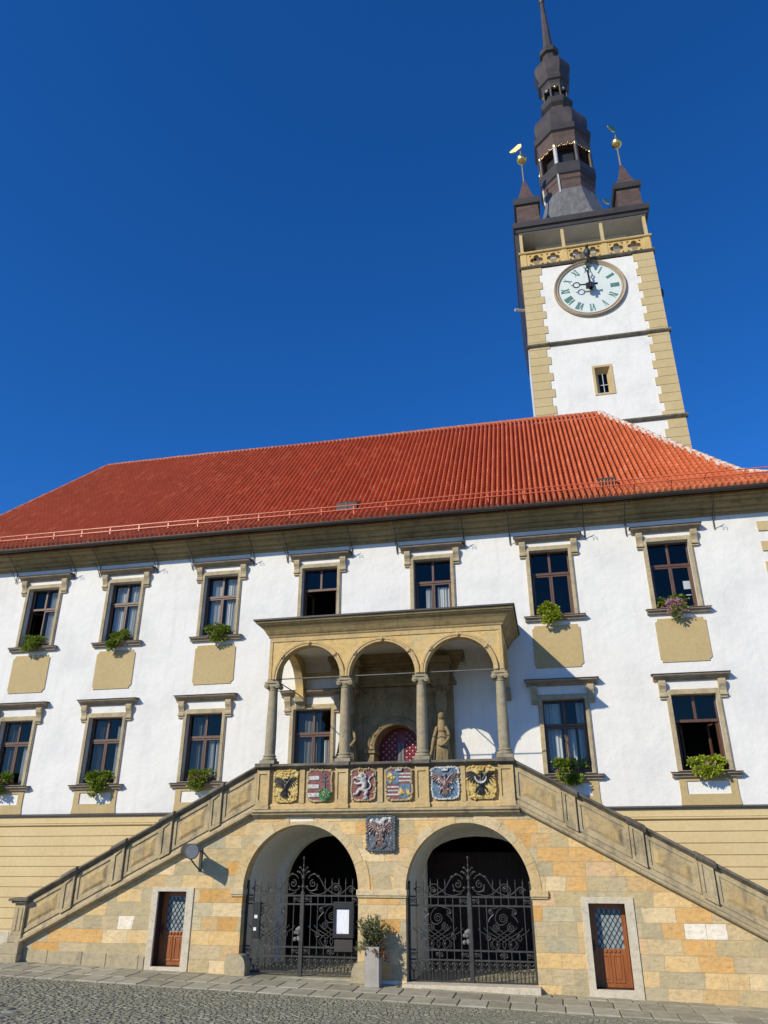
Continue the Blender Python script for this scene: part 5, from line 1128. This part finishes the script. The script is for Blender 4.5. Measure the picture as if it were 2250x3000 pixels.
# dark boarded bay on the left flank
mb = MB().add([(T0-0.28, TY+0.1, 45.0), (T0, TY+0.1, 45.0), (T0, TY+0.1, 38.2), (T0-0.12, TY+0.1, 38.6), (T0-0.28, TY+0.1, 41.4), (T0-0.28, TY+8.9, 45.0), (T0, TY+8.9, 45.0), (T0, TY+8.9, 38.2), (T0-0.12, TY+8.9, 38.6), (T0-0.28, TY+8.9, 41.4)], [(0, 1, 2, 3, 4), (9, 8, 7, 6, 5), (0, 4, 9, 5), (4, 3, 8, 9), (3, 2, 7, 8), (0, 5, 6, 1)])
mb.build('side_bay', 'dark_metal', tow)
MB().tube([(T0, TY+0.6, 38.3), (T0-0.75, TY+0.1, 38.1)], 0.1, 8).build('water_spout', 'silverpaint', tow)
MB().box(T1, T1+0.35, TY+0.6, TY+0.95, 38.1, 38.6).tube([(T1, TY+0.8, 38.7), (T1+0.2, TY+0.8, 38.6)], 0.03, 6).build('loudspeaker', 'iron', tow)
# spire
def soft(prof, k=4):
    return [(p[0], p[2]) for p in smoothpath([(r0, 0, z0) for r0, z0 in prof], k)]
SYC = TY+4.52
ZM = [(40, 40), (46.5, 46.5), (53.0, 51.2), (55.0, 53.8), (57.5, 56.3), (60.0, 58.7), (63.5, 62.3), (66.0, 64.95), (68.0, 67.15), (71.6, 70.8), (78.0, 78.0), (90, 90)]
def zmap(z):
    for (a, p), (b, q) in zip(ZM, ZM[1:]):
        if a <= z <= b: return p+(q-p)*(z-a)/(b-a)
    return z
def zm(prof): return [(r0, zmap(z0)) for r0, z0 in prof]
PR = [(4.35, 45.92), (3.85, 46.35), (3.3, 47.1), (2.8, 48.2), (2.42, 49.5), (2.14, 50.6), (2.03, 51.4)]
mb = MB().lathe(soft([(4.5, 45.85)]+PR, 3), TC, SYC, 8, PI/8, True); mb.v = [v for v in mb.v]
sp = mb.build('spire', 'lead', tow)
OCT = lambda prof, name, mat: MB().lathe(zm(prof), TC, SYC, 8, PI/8, True).build(name, mat, sp)
OCT([(1.98, 52.6), (1.99, 53.9), (2.07, 54.0), (2.07, 54.3)], 'shingled_drum', 'shingle')
OCT([(2.0, 54.25), (2.18, 54.4), (2.24, 54.7), (2.22, 55.3), (2.1, 55.45)], 'ring_cornice', 'dark_metal')
OCT([(1.5, 55.3), (1.5, 58.2)], 'lantern_core', 'black')
OCT([(2.08, 57.4), (2.1, 58.4), (2.2, 58.9), (2.1, 59.0)], 'lantern_top', 'shingle')
OCT([(2.0, 58.85), (2.3, 59.15), (2.36, 59.7), (2.12, 59.9), (2.0, 60.0)], 'ring_cornice', 'dark_metal')
OCT(soft([(1.98, 59.9), (2.12, 60.3), (2.2, 60.8), (2.19, 61.3), (2.02, 61.9), (1.62, 62.45), (1.22, 62.75), (1.06, 63.1), (1.03, 63.5)]), 'onion_dome', 'copper')
OCT([(1.03, 63.45), (1.28, 63.75), (1.36, 64.0), (1.36, 64.3), (1.1, 64.45)], 'ring_cornice', 'dark_metal')
OCT([(0.7, 64.4), (0.7, 66.0)], 'lantern_core', 'black')
OCT([(1.06, 65.75), (1.1, 66.2), (1.2, 66.4)], 'lantern_top', 'copper')
OCT([(1.1, 66.35), (1.34, 66.55), (1.38, 66.85), (1.3, 67.0)], 'ring_cornice', 'dark_metal')
OCT(soft([(1.24, 66.95), (1.26, 67.2), (1.42, 67.6), (1.54, 68.1), (1.54, 68.6), (1.36, 69.1), (1.0, 69.5), (0.78, 69.8), (0.7, 70.3)]), 'onion_dome', 'copper')
OCT([(0.62, 70.25), (0.62, 70.7), (0.84, 70.85), (0.84, 71.4), (0.6, 71.6), (0.5, 71.8)], 'ring_cornice', 'dark_metal')
OCT([(0.48, 71.7), (0.4, 72.6), (0.13, 79.2), (0.1, 80.0)], 'spire_needle', 'copper')
MB().lathe([(0.1, 77.9), (0.22, 78.0), (0.3, 78.2), (0.28, 78.4), (0.16, 78.5), (0.12, 78.7)], TC, SYC, 12).build('needle_knob', 'copper', sp, smooth=50)
for k in range(8):
    a = PI/8+k*PI/4; kk = 1/cos(PI/8)
    for (r0, za, zb, w) in ((2.0, 55.3, 57.6, 0.17), (0.98, 64.35, 65.9, 0.1)):
        x, y = TC+r0*kk*cos(a), SYC+r0*kk*sin(a); MB().tube([(x, y, zmap(za)), (x, y, zmap(zb))], w, 8).build('lantern_post', 'silverpaint' if r0 > 1.5 and k == 5 else 'copper', sp, smooth=60)
    # lead-white edge ribs low on the spire
    if k in (4, 5): MB().tube([(TC+(2.03)*kk*cos(a), SYC+2.03*kk*sin(a), zmap(52.8)), (TC+2.08*kk*cos(a), SYC+2.08*kk*sin(a), zmap(54.5))], 0.09, 6).build('edge_rib', 'silverpaint', sp, smooth=60)
    b = k*PI/4; c = Vector((TC+2.06*cos(b), SYC+2.06*sin(b), zmap(57.35))); t = Vector((-sin(b), cos(b), 0)); mb = MB()
    for i in range(13):
        u = -0.78+0.13*i; mb.ball(tuple(c+t*u+Vector((0, 0, 0.24-0.22*abs(sin(PI*i/4))-0.05*(i % 2)))), 0.06, 6)
    for u in (-0.82, 0.82): mb.ball(tuple(c+t*u+Vector((0, 0, 0.1))), 0.15, 6, sz=2.2)
    mb.build('gilded_garland', 'gold', sp, smooth=60)
    # small arches of the upper lantern
    c = Vector((TC+0.98*cos(b), SYC+0.98*sin(b), zmap(65.75))); MB().ball(tuple(c), 0.16, 8, sz=0.8).build('gilded_boss', 'silverpaint' if k % 2 else 'gold', sp, smooth=60)
# corner turrets with gilded balls and vanes
def turret(x, y):
    t = MB().lathe([(0.92, 45.75), (0.86, 45.9), (0.8, 47.6), (0.8, 47.75)], x, y, 4, PI/4, True).build('turret', 'shingle', tow)
    MB().lathe([(0.8, 47.7), (0.95, 47.8), (1.0, 48.0), (1.0, 48.3), (0.84, 48.4)], x, y, 4, PI/4, True).build('turret_cornice', 'dark_metal', t)
    MB().lathe([(0.8, 48.35), (0.5, 49.1), (0.16, 50.7), (0.1, 51.0)], x, y, 4, PI/4, True).build('turret_roof', 'shingle', t)
    MB().tube([(x, y, 50.8), (x, y, 54.4)], 0.075, 8).build('vane_rod', 'lead', t)
    MB().ball((x, y, 53.5), 0.42, 16).lathe([(0.1, 53.0), (0.22, 53.1), (0.1, 53.2)], x, y, 12).build('gilded_ball', 'gold', t, smooth=50)
    return t
for x, y, fl in ((T0+0.85, TY+0.85, -0.2), (T1-0.85, TY+0.85, 0.9), (T0+0.85, TY+8.2, 0.4), (T1-0.85, TY+8.2, 0.9)):
    t = turret(x, y); ca, sa = cos(fl), sin(fl)
    lp = [(0.05, -0.1), (-0.5, -0.34), (-1.0, -0.3), (-1.15, -0.12), (-0.7, 0.12), (-0.2, 0.42), (0.12, 0.4), (0.2, 0.15)]
    mb = MB().plate([lp], -0.05, 0.05); mb.v = [(x+u*ca-(v-0.19*w_)*sa, y+u*sa+(v-0.19*w_)*ca, 54.85+w_) for u, v, w_ in [(0.8*p, q_, 0.8*r_) for p, q_, r_ in mb.v]]
    mb.build('wind_vane', 'gold', t, bevel=0.03)

# ------------------------------------------------------------------ wrought iron gates
def gate(xa, xb, label):
    Y = FY+0.3; c = (xa+xb)/2; zg = gz(c)+0.02
    g = tag(empty('iron_gate', (c, Y, zg)), label, 'gate', 'wrought iron gates in the two arches')
    R1, R2, R3, R4, R5 = 1.9, 1.69, 0.66, 0.44, zg+0.08
    for s in (-1, 1):
        e = xa+0.04 if s < 0 else xb-0.04; ci = c+s*0.05; Wd = abs(e-ci); mb = MB()
        X = lambda u: e-s*u          # u: distance from the hinge side
        for z, h in ((R1, 0.02), (R2, 0.02), (R3, 0.02), (R4, 0.02), (R5, 0.03)): mb.box(min(e, ci), max(e, ci), Y-0.014, Y+0.014, z-h, z+h)
        mb.box(e-0.028, e+0.028, Y-0.028, Y+0.028, zg-0.05, 2.2).ball((e, Y, 2.24), 0.045, 8)
        nb = 8; sp_ = Wd/nb; o0, o1 = sp_*2-0.02, sp_*6-0.02; uc = (o0+o1)/2
        for i in range(1, nb+1):
            u = i*sp_; x = X(u)
            top = 2.25 if i < 6 else R1
            inner = o0 < u < o1
            if inner:
                mb.tube([(x, Y, R2), (x, Y, 2.24)], 0.013, 6, 0.011).tube([(x, Y, R5), (x, Y, R3)], 0.014, 6)
            else: mb.tube([(x, Y, R5), (x, Y, top)], 0.014, 6)
            if top > 2: mb.tube([(x, Y, 2.2), (x, Y, 2.34)], 0.02, 6, 0.002)
            mb.ball((x, Y, 0.22), 0.032, 6, sz=1.4).ball((x, Y, 0.31), 0.022, 6)
            um = u-sp_/2; xm = X(um)
            if i < nb+1:
                for k in (-1, 1): mb.tube(smoothpath([(xm, Y, R5), (xm+k*0.03, Y, 0.2), (xm+k*0.075, Y, 0.3), (xm+k*0.06, Y, 0.38), (xm+k*0.015, Y, 0.33)], 3), 0.012, 5)
                mb.ball((xm, Y, 0.19), 0.028, 6)
        for cx_, cz_ in ((X(sp_*0.5), 1.79), (X(sp_*7.4), 1.79), (X(sp_*0.5), 0.55), (X(sp_*4.0), 0.55), (X(sp_*7.4), 0.55)):
            mb.tube(spiral(cx_-0.05, cz_, 0.06, 0.015, 0, 1.4, Y, 12), 0.01, 5).tube(spiral(cx_+0.05, cz_, 0.06, 0.015, PI, 1.4, Y, 12, -1), 0.01, 5)
        leaf = mb.build('gate_leaf', 'iron', g, smooth=50)
        # lyre ornament: spirals above a lattice of crossing bars
        ox = X(uc); mb = MB(); w_ = (o1-o0)/2-0.03
        mb.tube(spiral(ox, 1.4, 0.125, 0.02, -PI/2, 2.0, Y, 34), 0.011, 6).tube(smoothpath([(ox, Y, 1.25), (ox-0.12, Y, 1.27), (ox-0.2, Y, 1.4), (ox-0.12, Y, 1.58), (ox-0.02, Y, 1.64)], 4), 0.012, 5)
        for k in (-1, 1):
            mb.tube(spiral(ox+k*0.2, 1.19, 0.105, 0.015, PI/2, 1.9, Y, 26, k), 0.012, 6).tube(spiral(ox+k*0.3, 1.55, 0.07, 0.015, PI/2, 1.6, Y, 18, -k), 0.011, 5)
            mb.tube(smoothpath([(ox+k*0.3, Y, 1.62), (ox+k*0.12, Y, 1.66), (ox, Y, 1.72)], 4), 0.011, 5).tube(smoothpath([(ox+k*0.23, Y, 1.5), (ox+k*0.34, Y, 1.4), (ox+k*0.38, Y, 1.32)], 4), 0.016, 5)
            for j in range(4):
                a0 = ox+k*(w_*0.9-j*0.155); b0 = ox+k*(w_*0.9-j*0.155-0.52)
                za, zb = 0.82, 1.2-0.02*j
                mb.tube(smoothpath([(a0-k*0.04, Y+0.012*k, 0.70), (a0+k*0.02, Y+0.012*k, 0.78), (a0-k*0.03, Y+0.012*k, 0.88), (b0+k*0.1, Y+0.012*k, zb-0.07), (b0, Y+0.012*k, zb+0.03)], 4), 0.011, 5)
            mb.tube(smoothpath([(ox+k*0.05, Y, 0.68), (ox+k*0.2, Y, 0.7), (ox+k*0.31, Y, 0.82), (ox+k*0.24, Y, 0.95)], 4), 0.012, 5)
            mb.tube(spiral(ox+k*(w_+0.05), 0.96, 0.085, 0.02, PI/2, 1.3, Y, 16, k), 0.011, 5).ball((ox+k*0.17, Y, 0.8), 0.025, 6, sz=1.8)
        mb.build('scroll_panel', 'iron', leaf, smooth=50)
        # crest climbing to the middle
        mb = MB(); T = lambda u, z: (X(u), Y, z)
        mb.tube(smoothpath([T(0.12, 2.06), T(0.26, 2.14), T(0.42, 2.02), T(0.6, 1.93), T(0.78, 1.98), T(0.98, 2.1), T(1.1, 2.28), T(1.22, 2.41), T(1.38, 2.42), T(1.47, 2.33)], 5), 0.017, 6, 0.014)
        mb.tube(smoothpath([T(0.62, 1.94), T(0.52, 2.04), T(0.58, 2.17), T(0.72, 2.2), T(0.84, 2.1), T(1.0, 1.97), T(1.2, 1.93), T(1.42, 1.98)], 5), 0.014, 6)
        hs_ = -s
        mb.tube(spiral(X(0.66), 2.08, 0.08, 0.015, 0, 1.6, Y, 18, s), 0.012, 5).tube(spiral(X(0.24), 2.05, 0.075, 0.015, PI/2, 1.5, Y, 18, -s), 0.011, 5)
        mb.tube(spiral(X(1.33), 2.2, 0.1, 0.02, PI/2, 1.3, Y, 24, s), 0.015, 6).tube(smoothpath([T(1.2, 2.2), T(1.24, 2.06), T(1.4, 2.02), T(1.52, 2.1)], 4), 0.015, 5)
        for u, z in ((1.18, 2.38), (1.3, 2.44), (1.24, 2.05), (1.46, 2.5), (1.5, 2.12)): mb.ball(T(u, z), 0.03, 6, sx=1.7)
        mb.build('crest', 'iron', leaf, smooth=50)
    mb = MB().box(c-0.05, c+0.05, Y-0.05, Y+0.03, zg-0.03, 1.95).tube([(c, Y, 1.9), (c, Y, 2.84)], 0.03, 8, 0.01).ball((c, Y, 2.84), 0.03, 8, sz=1.8)
    for z, r0 in ((1.95, 0.06), (2.12, 0.05), (2.35, 0.055), (2.52, 0.045), (2.66, 0.03)): mb.ball((c, Y, z), r0, 8, sz=1.3)
    for z in (2.42, 2.55):
        for k in (-1, 1): mb.tube(smoothpath([(c, Y, z-0.06), (c+k*0.06, Y, z), (c+k*0.1, Y, z+0.07), (c+k*0.13, Y, z+0.04)], 3), 0.013, 5)
    mb.build('centre_post', 'iron', g, smooth=50)
    q = random.Random(4); mb = MB()
    for k in range(10): mb.ball((c-0.1+q.uniform(-0.1, 0.06), Y-0.04, 0.98+q.uniform(-0.16, 0.18)), q.uniform(0.035, 0.07), 6, sy=0.4)
    mb.build('lock_plate', 'lead', g, smooth=50)
    return g
gate(A1[0], A1[1], 'black wrought iron gate in the left arch with a menu case hanging on it')
gate(A2[0], A2[1], 'black wrought iron gate in the right arch above a stone step')
mc = tag(empty('menu_case', (-5.82, FY+0.2, 1.3)), 'dark menu case with a white printed sheet hanging on the gate', 'sign')
y = FY+0.2
MB().plate([rect(-6.1, -5.54, 0.9, 1.76), rect(-6.04, -5.66, 0.99, 1.6)], y-0.05, y+0.04).box(-6.1, -5.54, y+0.03, y+0.05, 0.9, 1.76).build('case', 'black', mc, bevel=0.006)
MB().box(-6.04, -5.66, y+0.0, y+0.01, 1.0, 1.58).build('printed_sheet', 'menu', mc)
MB().box(-6.06, -5.56, y-0.02, y+0.02, 0.58, 0.86).build('lower_board', 'dark_metal', mc, bevel=0.005)
nb = tag(empty('notice_box', (-8.3, FY+0.22, 1.2)), 'narrow black notice box with small pale stickers at the left jamb of the gate', 'sign')
MB().box(-8.42, -8.2, FY+0.18, FY+0.27, 0.85, 1.75).build('box', 'black', nb, bevel=0.006)
MB().box(-8.36, -8.27, FY+0.172, FY+0.18, 1.34, 1.42).build('sticker', 'paper', nb); MB().box(-8.37, -8.29, FY+0.172, FY+0.18, 1.04, 1.12).build('sticker', 'paper', nb)

# ------------------------------------------------------------------ drum floodlight on its bracket
ld = tag(empty('wall_lamp', (-10.02, FY, 2.55)), 'grey drum floodlight on an iron bracket, casting a long shadow on the stair wall', 'lamp')
ax = Vector((0.65, -0.76, -0.04)).normalized(); lc = Vector((-9.95, FY-0.84, 3.02))
p0, p1 = lc-ax*0.4, lc+ax*0.06
mb = MB().tube([p0-ax*0.1, p0, p0, p1, p1+ax*0.02], 0.19, 28); mb.v[:28] = [tuple(Vector(v).lerp(p0-ax*0.1, 0.35)) for v in mb.v[:28]]
mb.build('drum', 'dark_metal', ld, smooth=40)
mb = MB().tube([p1+ax*0.02, p1+ax*0.05], 0.2, 28); rim_ = mb.build('lamp_rim', 'lead', ld, smooth=40)
MB().tube([p1+ax*0.05, p1+ax*0.058], 0.175, 28).build('lens', 'lens', rim_, smooth=40)
ft = Vector((-10.02, FY-0.02, 2.55)); tp = Vector((-10.0, FY-0.02, 3.03))
mb = MB().box(-10.06, -9.98, FY-0.03, FY, 2.5, 3.1).tube([tp, Vector((-9.98, FY-0.45, 3.04)), lc-ax*0.1], 0.025, 8)
mb.tube(smoothpath([ft, (-10.01, FY-0.2, 2.6), (-10.02, FY-0.45, 2.72), (-10.06, FY-0.68, 2.88)], 5), 0.02, 8)
mb.build('bracket', 'iron', ld, smooth=50)

# ------------------------------------------------------------------ planter, guard stones
gp = gz(-4.87, -3.4)
pl = tag(empty('planter', (-4.87, -3.35, gp)), 'tall square grey planter against the pier between the gates', 'planter')
x0, x1, y0, y1, zt = -5.03, -4.66, -3.54, -3.17, 0.79
mb = MB().box(x0, x1, y0, y1, gp+0.0, zt-0.06)
mb.plate([rect(x0, x1, zt-0.06, zt)], y0, y0+0.03).plate([rect(x0, x1, zt-0.06, zt)], y1-0.03, y1).box(x0, x0+0.03, y0+0.03, y1-0.03, zt-0.06, zt).box(x1-0.03, x1, y0+0.03, y1-0.03, zt-0.06, zt)
mb.build('pot', 'concrete', pl, bevel=0.008)
MB().box(x0+0.03, x1-0.03, y0+0.03, y1-0.03, zt-0.05, zt-0.025).build('soil', 'soil', pl)
def leaf_quad(mb, p, d, n, L, W):
    """a small folded leaf: two faces along its rib"""
    d = d.normalized(); s = d.cross(n); s = s.normalized() if s.length > 1e-4 else d.orthogonal().normalized(); k = s.cross(d)
    a, m, t = p, p+d*L*0.5, p+d*L
    mb.add([a, m+s*W/2+k*W*0.18, t, m-s*W/2+k*W*0.18, m], [(0, 1, 4), (1, 2, 4), (2, 3, 4), (3, 0, 4)])
def rv(q): 
    v = Vector((q.gauss(0, 1), q.gauss(0, 1), q.gauss(0, 1))); return v.normalized()
sb = tag(empty('oleander', (-4.85, -3.36, zt-0.03)), 'olive green oleander bush with reddish lower leaves growing in the grey planter', 'shrub')
q = random.Random(12); mt, ml, mr = MB(), MB(), MB()
for i in range(84):
    b = Vector((-4.85+q.uniform(-0.1, 0.1), -3.36+q.uniform(-0.1, 0.1), zt-0.04)); low = i > 66
    d = Vector((q.uniform(-0.75, 0.75), q.uniform(-0.6, 0.5), 1.0 if not low else q.uniform(-0.2, 0.4))).normalized(); L = q.uniform(0.35, 0.82) if not low else q.uniform(0.25, 0.5)
    if not low and d.x > 0.3: L *= 0.8
    e = b+d*L+Vector((0, 0, -0.12 if low else -0.03)); m = b+d*L*0.55+rv(q)*0.03; path = [b, m, e]; mt.tube(path, 0.007, 4, 0.003)
    for j in range(26):
        t = 0.25+0.75*j/26; p = b.lerp(m, t*2) if t < 0.5 else m.lerp(e, t*2-1)
        dd = (d*0.7+rv(q)*0.9); leaf_quad(mr if low and d.x > -0.1 and q.random() < 0.8 else ml, p, dd, rv(q), q.uniform(0.07, 0.15), q.uniform(0.024, 0.042))
ml.build('foliage', 'olive_leaf', sb); mr.build('dry_leaves', 'rust_leaf', sb); mt.build('stems', 'twig', sb)
for (xa, xb, h, lab, flip) in ((-8.98, -8.42, 0.5, 'rounded sandstone guard stone at the foot of the left gate jamb', 1), (-5.5, -5.05, 0.4, 'rounded sandstone guard stone beside the grey planter', -1)):
    zg = gz((xa+xb)/2); n = 10; w_ = xb-xa
    lp = [(xa, zg-0.2), (xb, zg-0.2)]
    crv = [(xb-0.22+0.22*cos(PI/2*i/n), h-0.3+0.3*sin(PI/2*i/n)) for i in range(n+1)]
    lp = lp+crv+[(xa, h)]
    if flip < 0: lp = [(xa+xb-x, z) for x, z in lp]
    tag(MB().plate([lp], FY-0.16, FY+0.25).build('guard_stone', 'guard', bevel=0.045), lab, 'guard stone', 'guard stones at the gates')

# ------------------------------------------------------------------ flower boxes on the window sills
def flower_box(key, dx, label, leaf_m, n, spread, drop, flower=None, nf=0, seed=0, fx=0.0, back=0.0):
    o = wins[key]; x, z = o.location.x+dx, o.location.z
    fb = tag(empty('flower_box', (x, -0.1, z+0.02)), label, 'flower box', 'flower boxes on the window sills')
    q = random.Random(seed*13+5)
    bx_ = MB().box(x-0.4, x+0.4, -0.02, 0.14, z+0.02, z+0.17).build('trough', 'terracotta', fb, bevel=0.01)
    ml, mt, mf = MB(), MB(), MB()
    centers = [(x+q.uniform(-spread, spread)*1.05, q.uniform(-0.16, 0.08), z+0.22+q.uniform(-0.03, 0.14)) for _ in range(10)]
    for k in range(int(6*drop)+2): centers.append((x+q.uniform(-spread, spread)*0.65, -0.24-q.uniform(0, 0.1), z+0.1-q.uniform(0, 0.42*drop)))
    for c in centers:
        c = Vector(c); mt.tube([(x+(c.x-x)*0.5, 0.05, z+0.14), tuple((Vector((x, 0.0, z+0.3))+c)/2), tuple(c)], 0.006, 4)
        for k in range(n//len(centers)):
            d = rv(q); r_ = 0.13*q.random()**0.4; p = c+Vector((d.x*1.15, d.y, d.z*0.85))*r_
            leaf_quad(ml, p, d+Vector((0, -0.3, -0.1)), rv(q)+Vector((0, -0.6, 0.8)), q.uniform(0.055, 0.11), q.uniform(0.05, 0.085))
    ml.build('foliage', leaf_m, fb); mt.build('stems', 'twig', fb)
    if flower:
        for k in range(nf):
            c = Vector((x+fx+q.gauss(0, spread*0.38), -0.26-q.uniform(-0.05, 0.1), z+0.12-q.uniform(-0.12, 0.4*drop)))
            for j in range(10):
                d = rv(q); leaf_quad(mf, c+d*0.02, d, rv(q), 0.04, 0.035)
        mf.build('blossoms', flower, fb)
G = [(('u', 0), -0.02, 'small bunch of mid green leaves on the far left upper sill', 'leaf', 420, 0.3, 0.7, None, 0),
     (('u', 1), 0.05, 'trailing mid green plant on the upper sill second from the left edge', 'leaf', 480, 0.3, 0.9, None, 0),
     (('u', 2), 0.08, 'green and reddish plant on the upper sill just left of the loggia roof', 'leaf', 460, 0.34, 0.7, 'dusky', 16),
     (('u', 5), -0.1, 'lime green leafy plant on the upper sill just right of the loggia roof', 'lime_leaf', 620, 0.36, 0.9, None, 0),
     (('u', 6), -0.12, 'hanging pink petunias on the far right upper sill', 'leaf', 260, 0.36, 0.9, 'pink', 90),
     (('l', 0), -0.18, 'green plant with reddish flowers on the far left lower sill', 'leaf', 460, 0.36, 0.7, 'dusky', 22),
     (('l', 1), 0.12, 'wide bushy green plant on the lower sill above the ochre base at left', 'leaf', 640, 0.42, 1.0, None, 0),
     (('l', 2), -0.02, 'green and dark red plant on the lower sill beside the left stair top', 'leaf', 460, 0.4, 0.8, 'dusky', 26),
     (('l', 4), 0.0, 'dark green plant with a few pink flowers behind the right stair parapet', 'leaf', 480, 0.42, 0.8, 'dusky', 10),
     (('l', 5), 0.02, 'yellow green plant with pink edges below the open right window', 'lime_leaf', 640, 0.42, 0.7, 'pink', 14)]
for i, (k, dx, lab, lm, n, spd, dr, fl, nf) in enumerate(G): flower_box(k, dx, lab, lm, int(n*2.6), spd, dr, fl, nf, i)
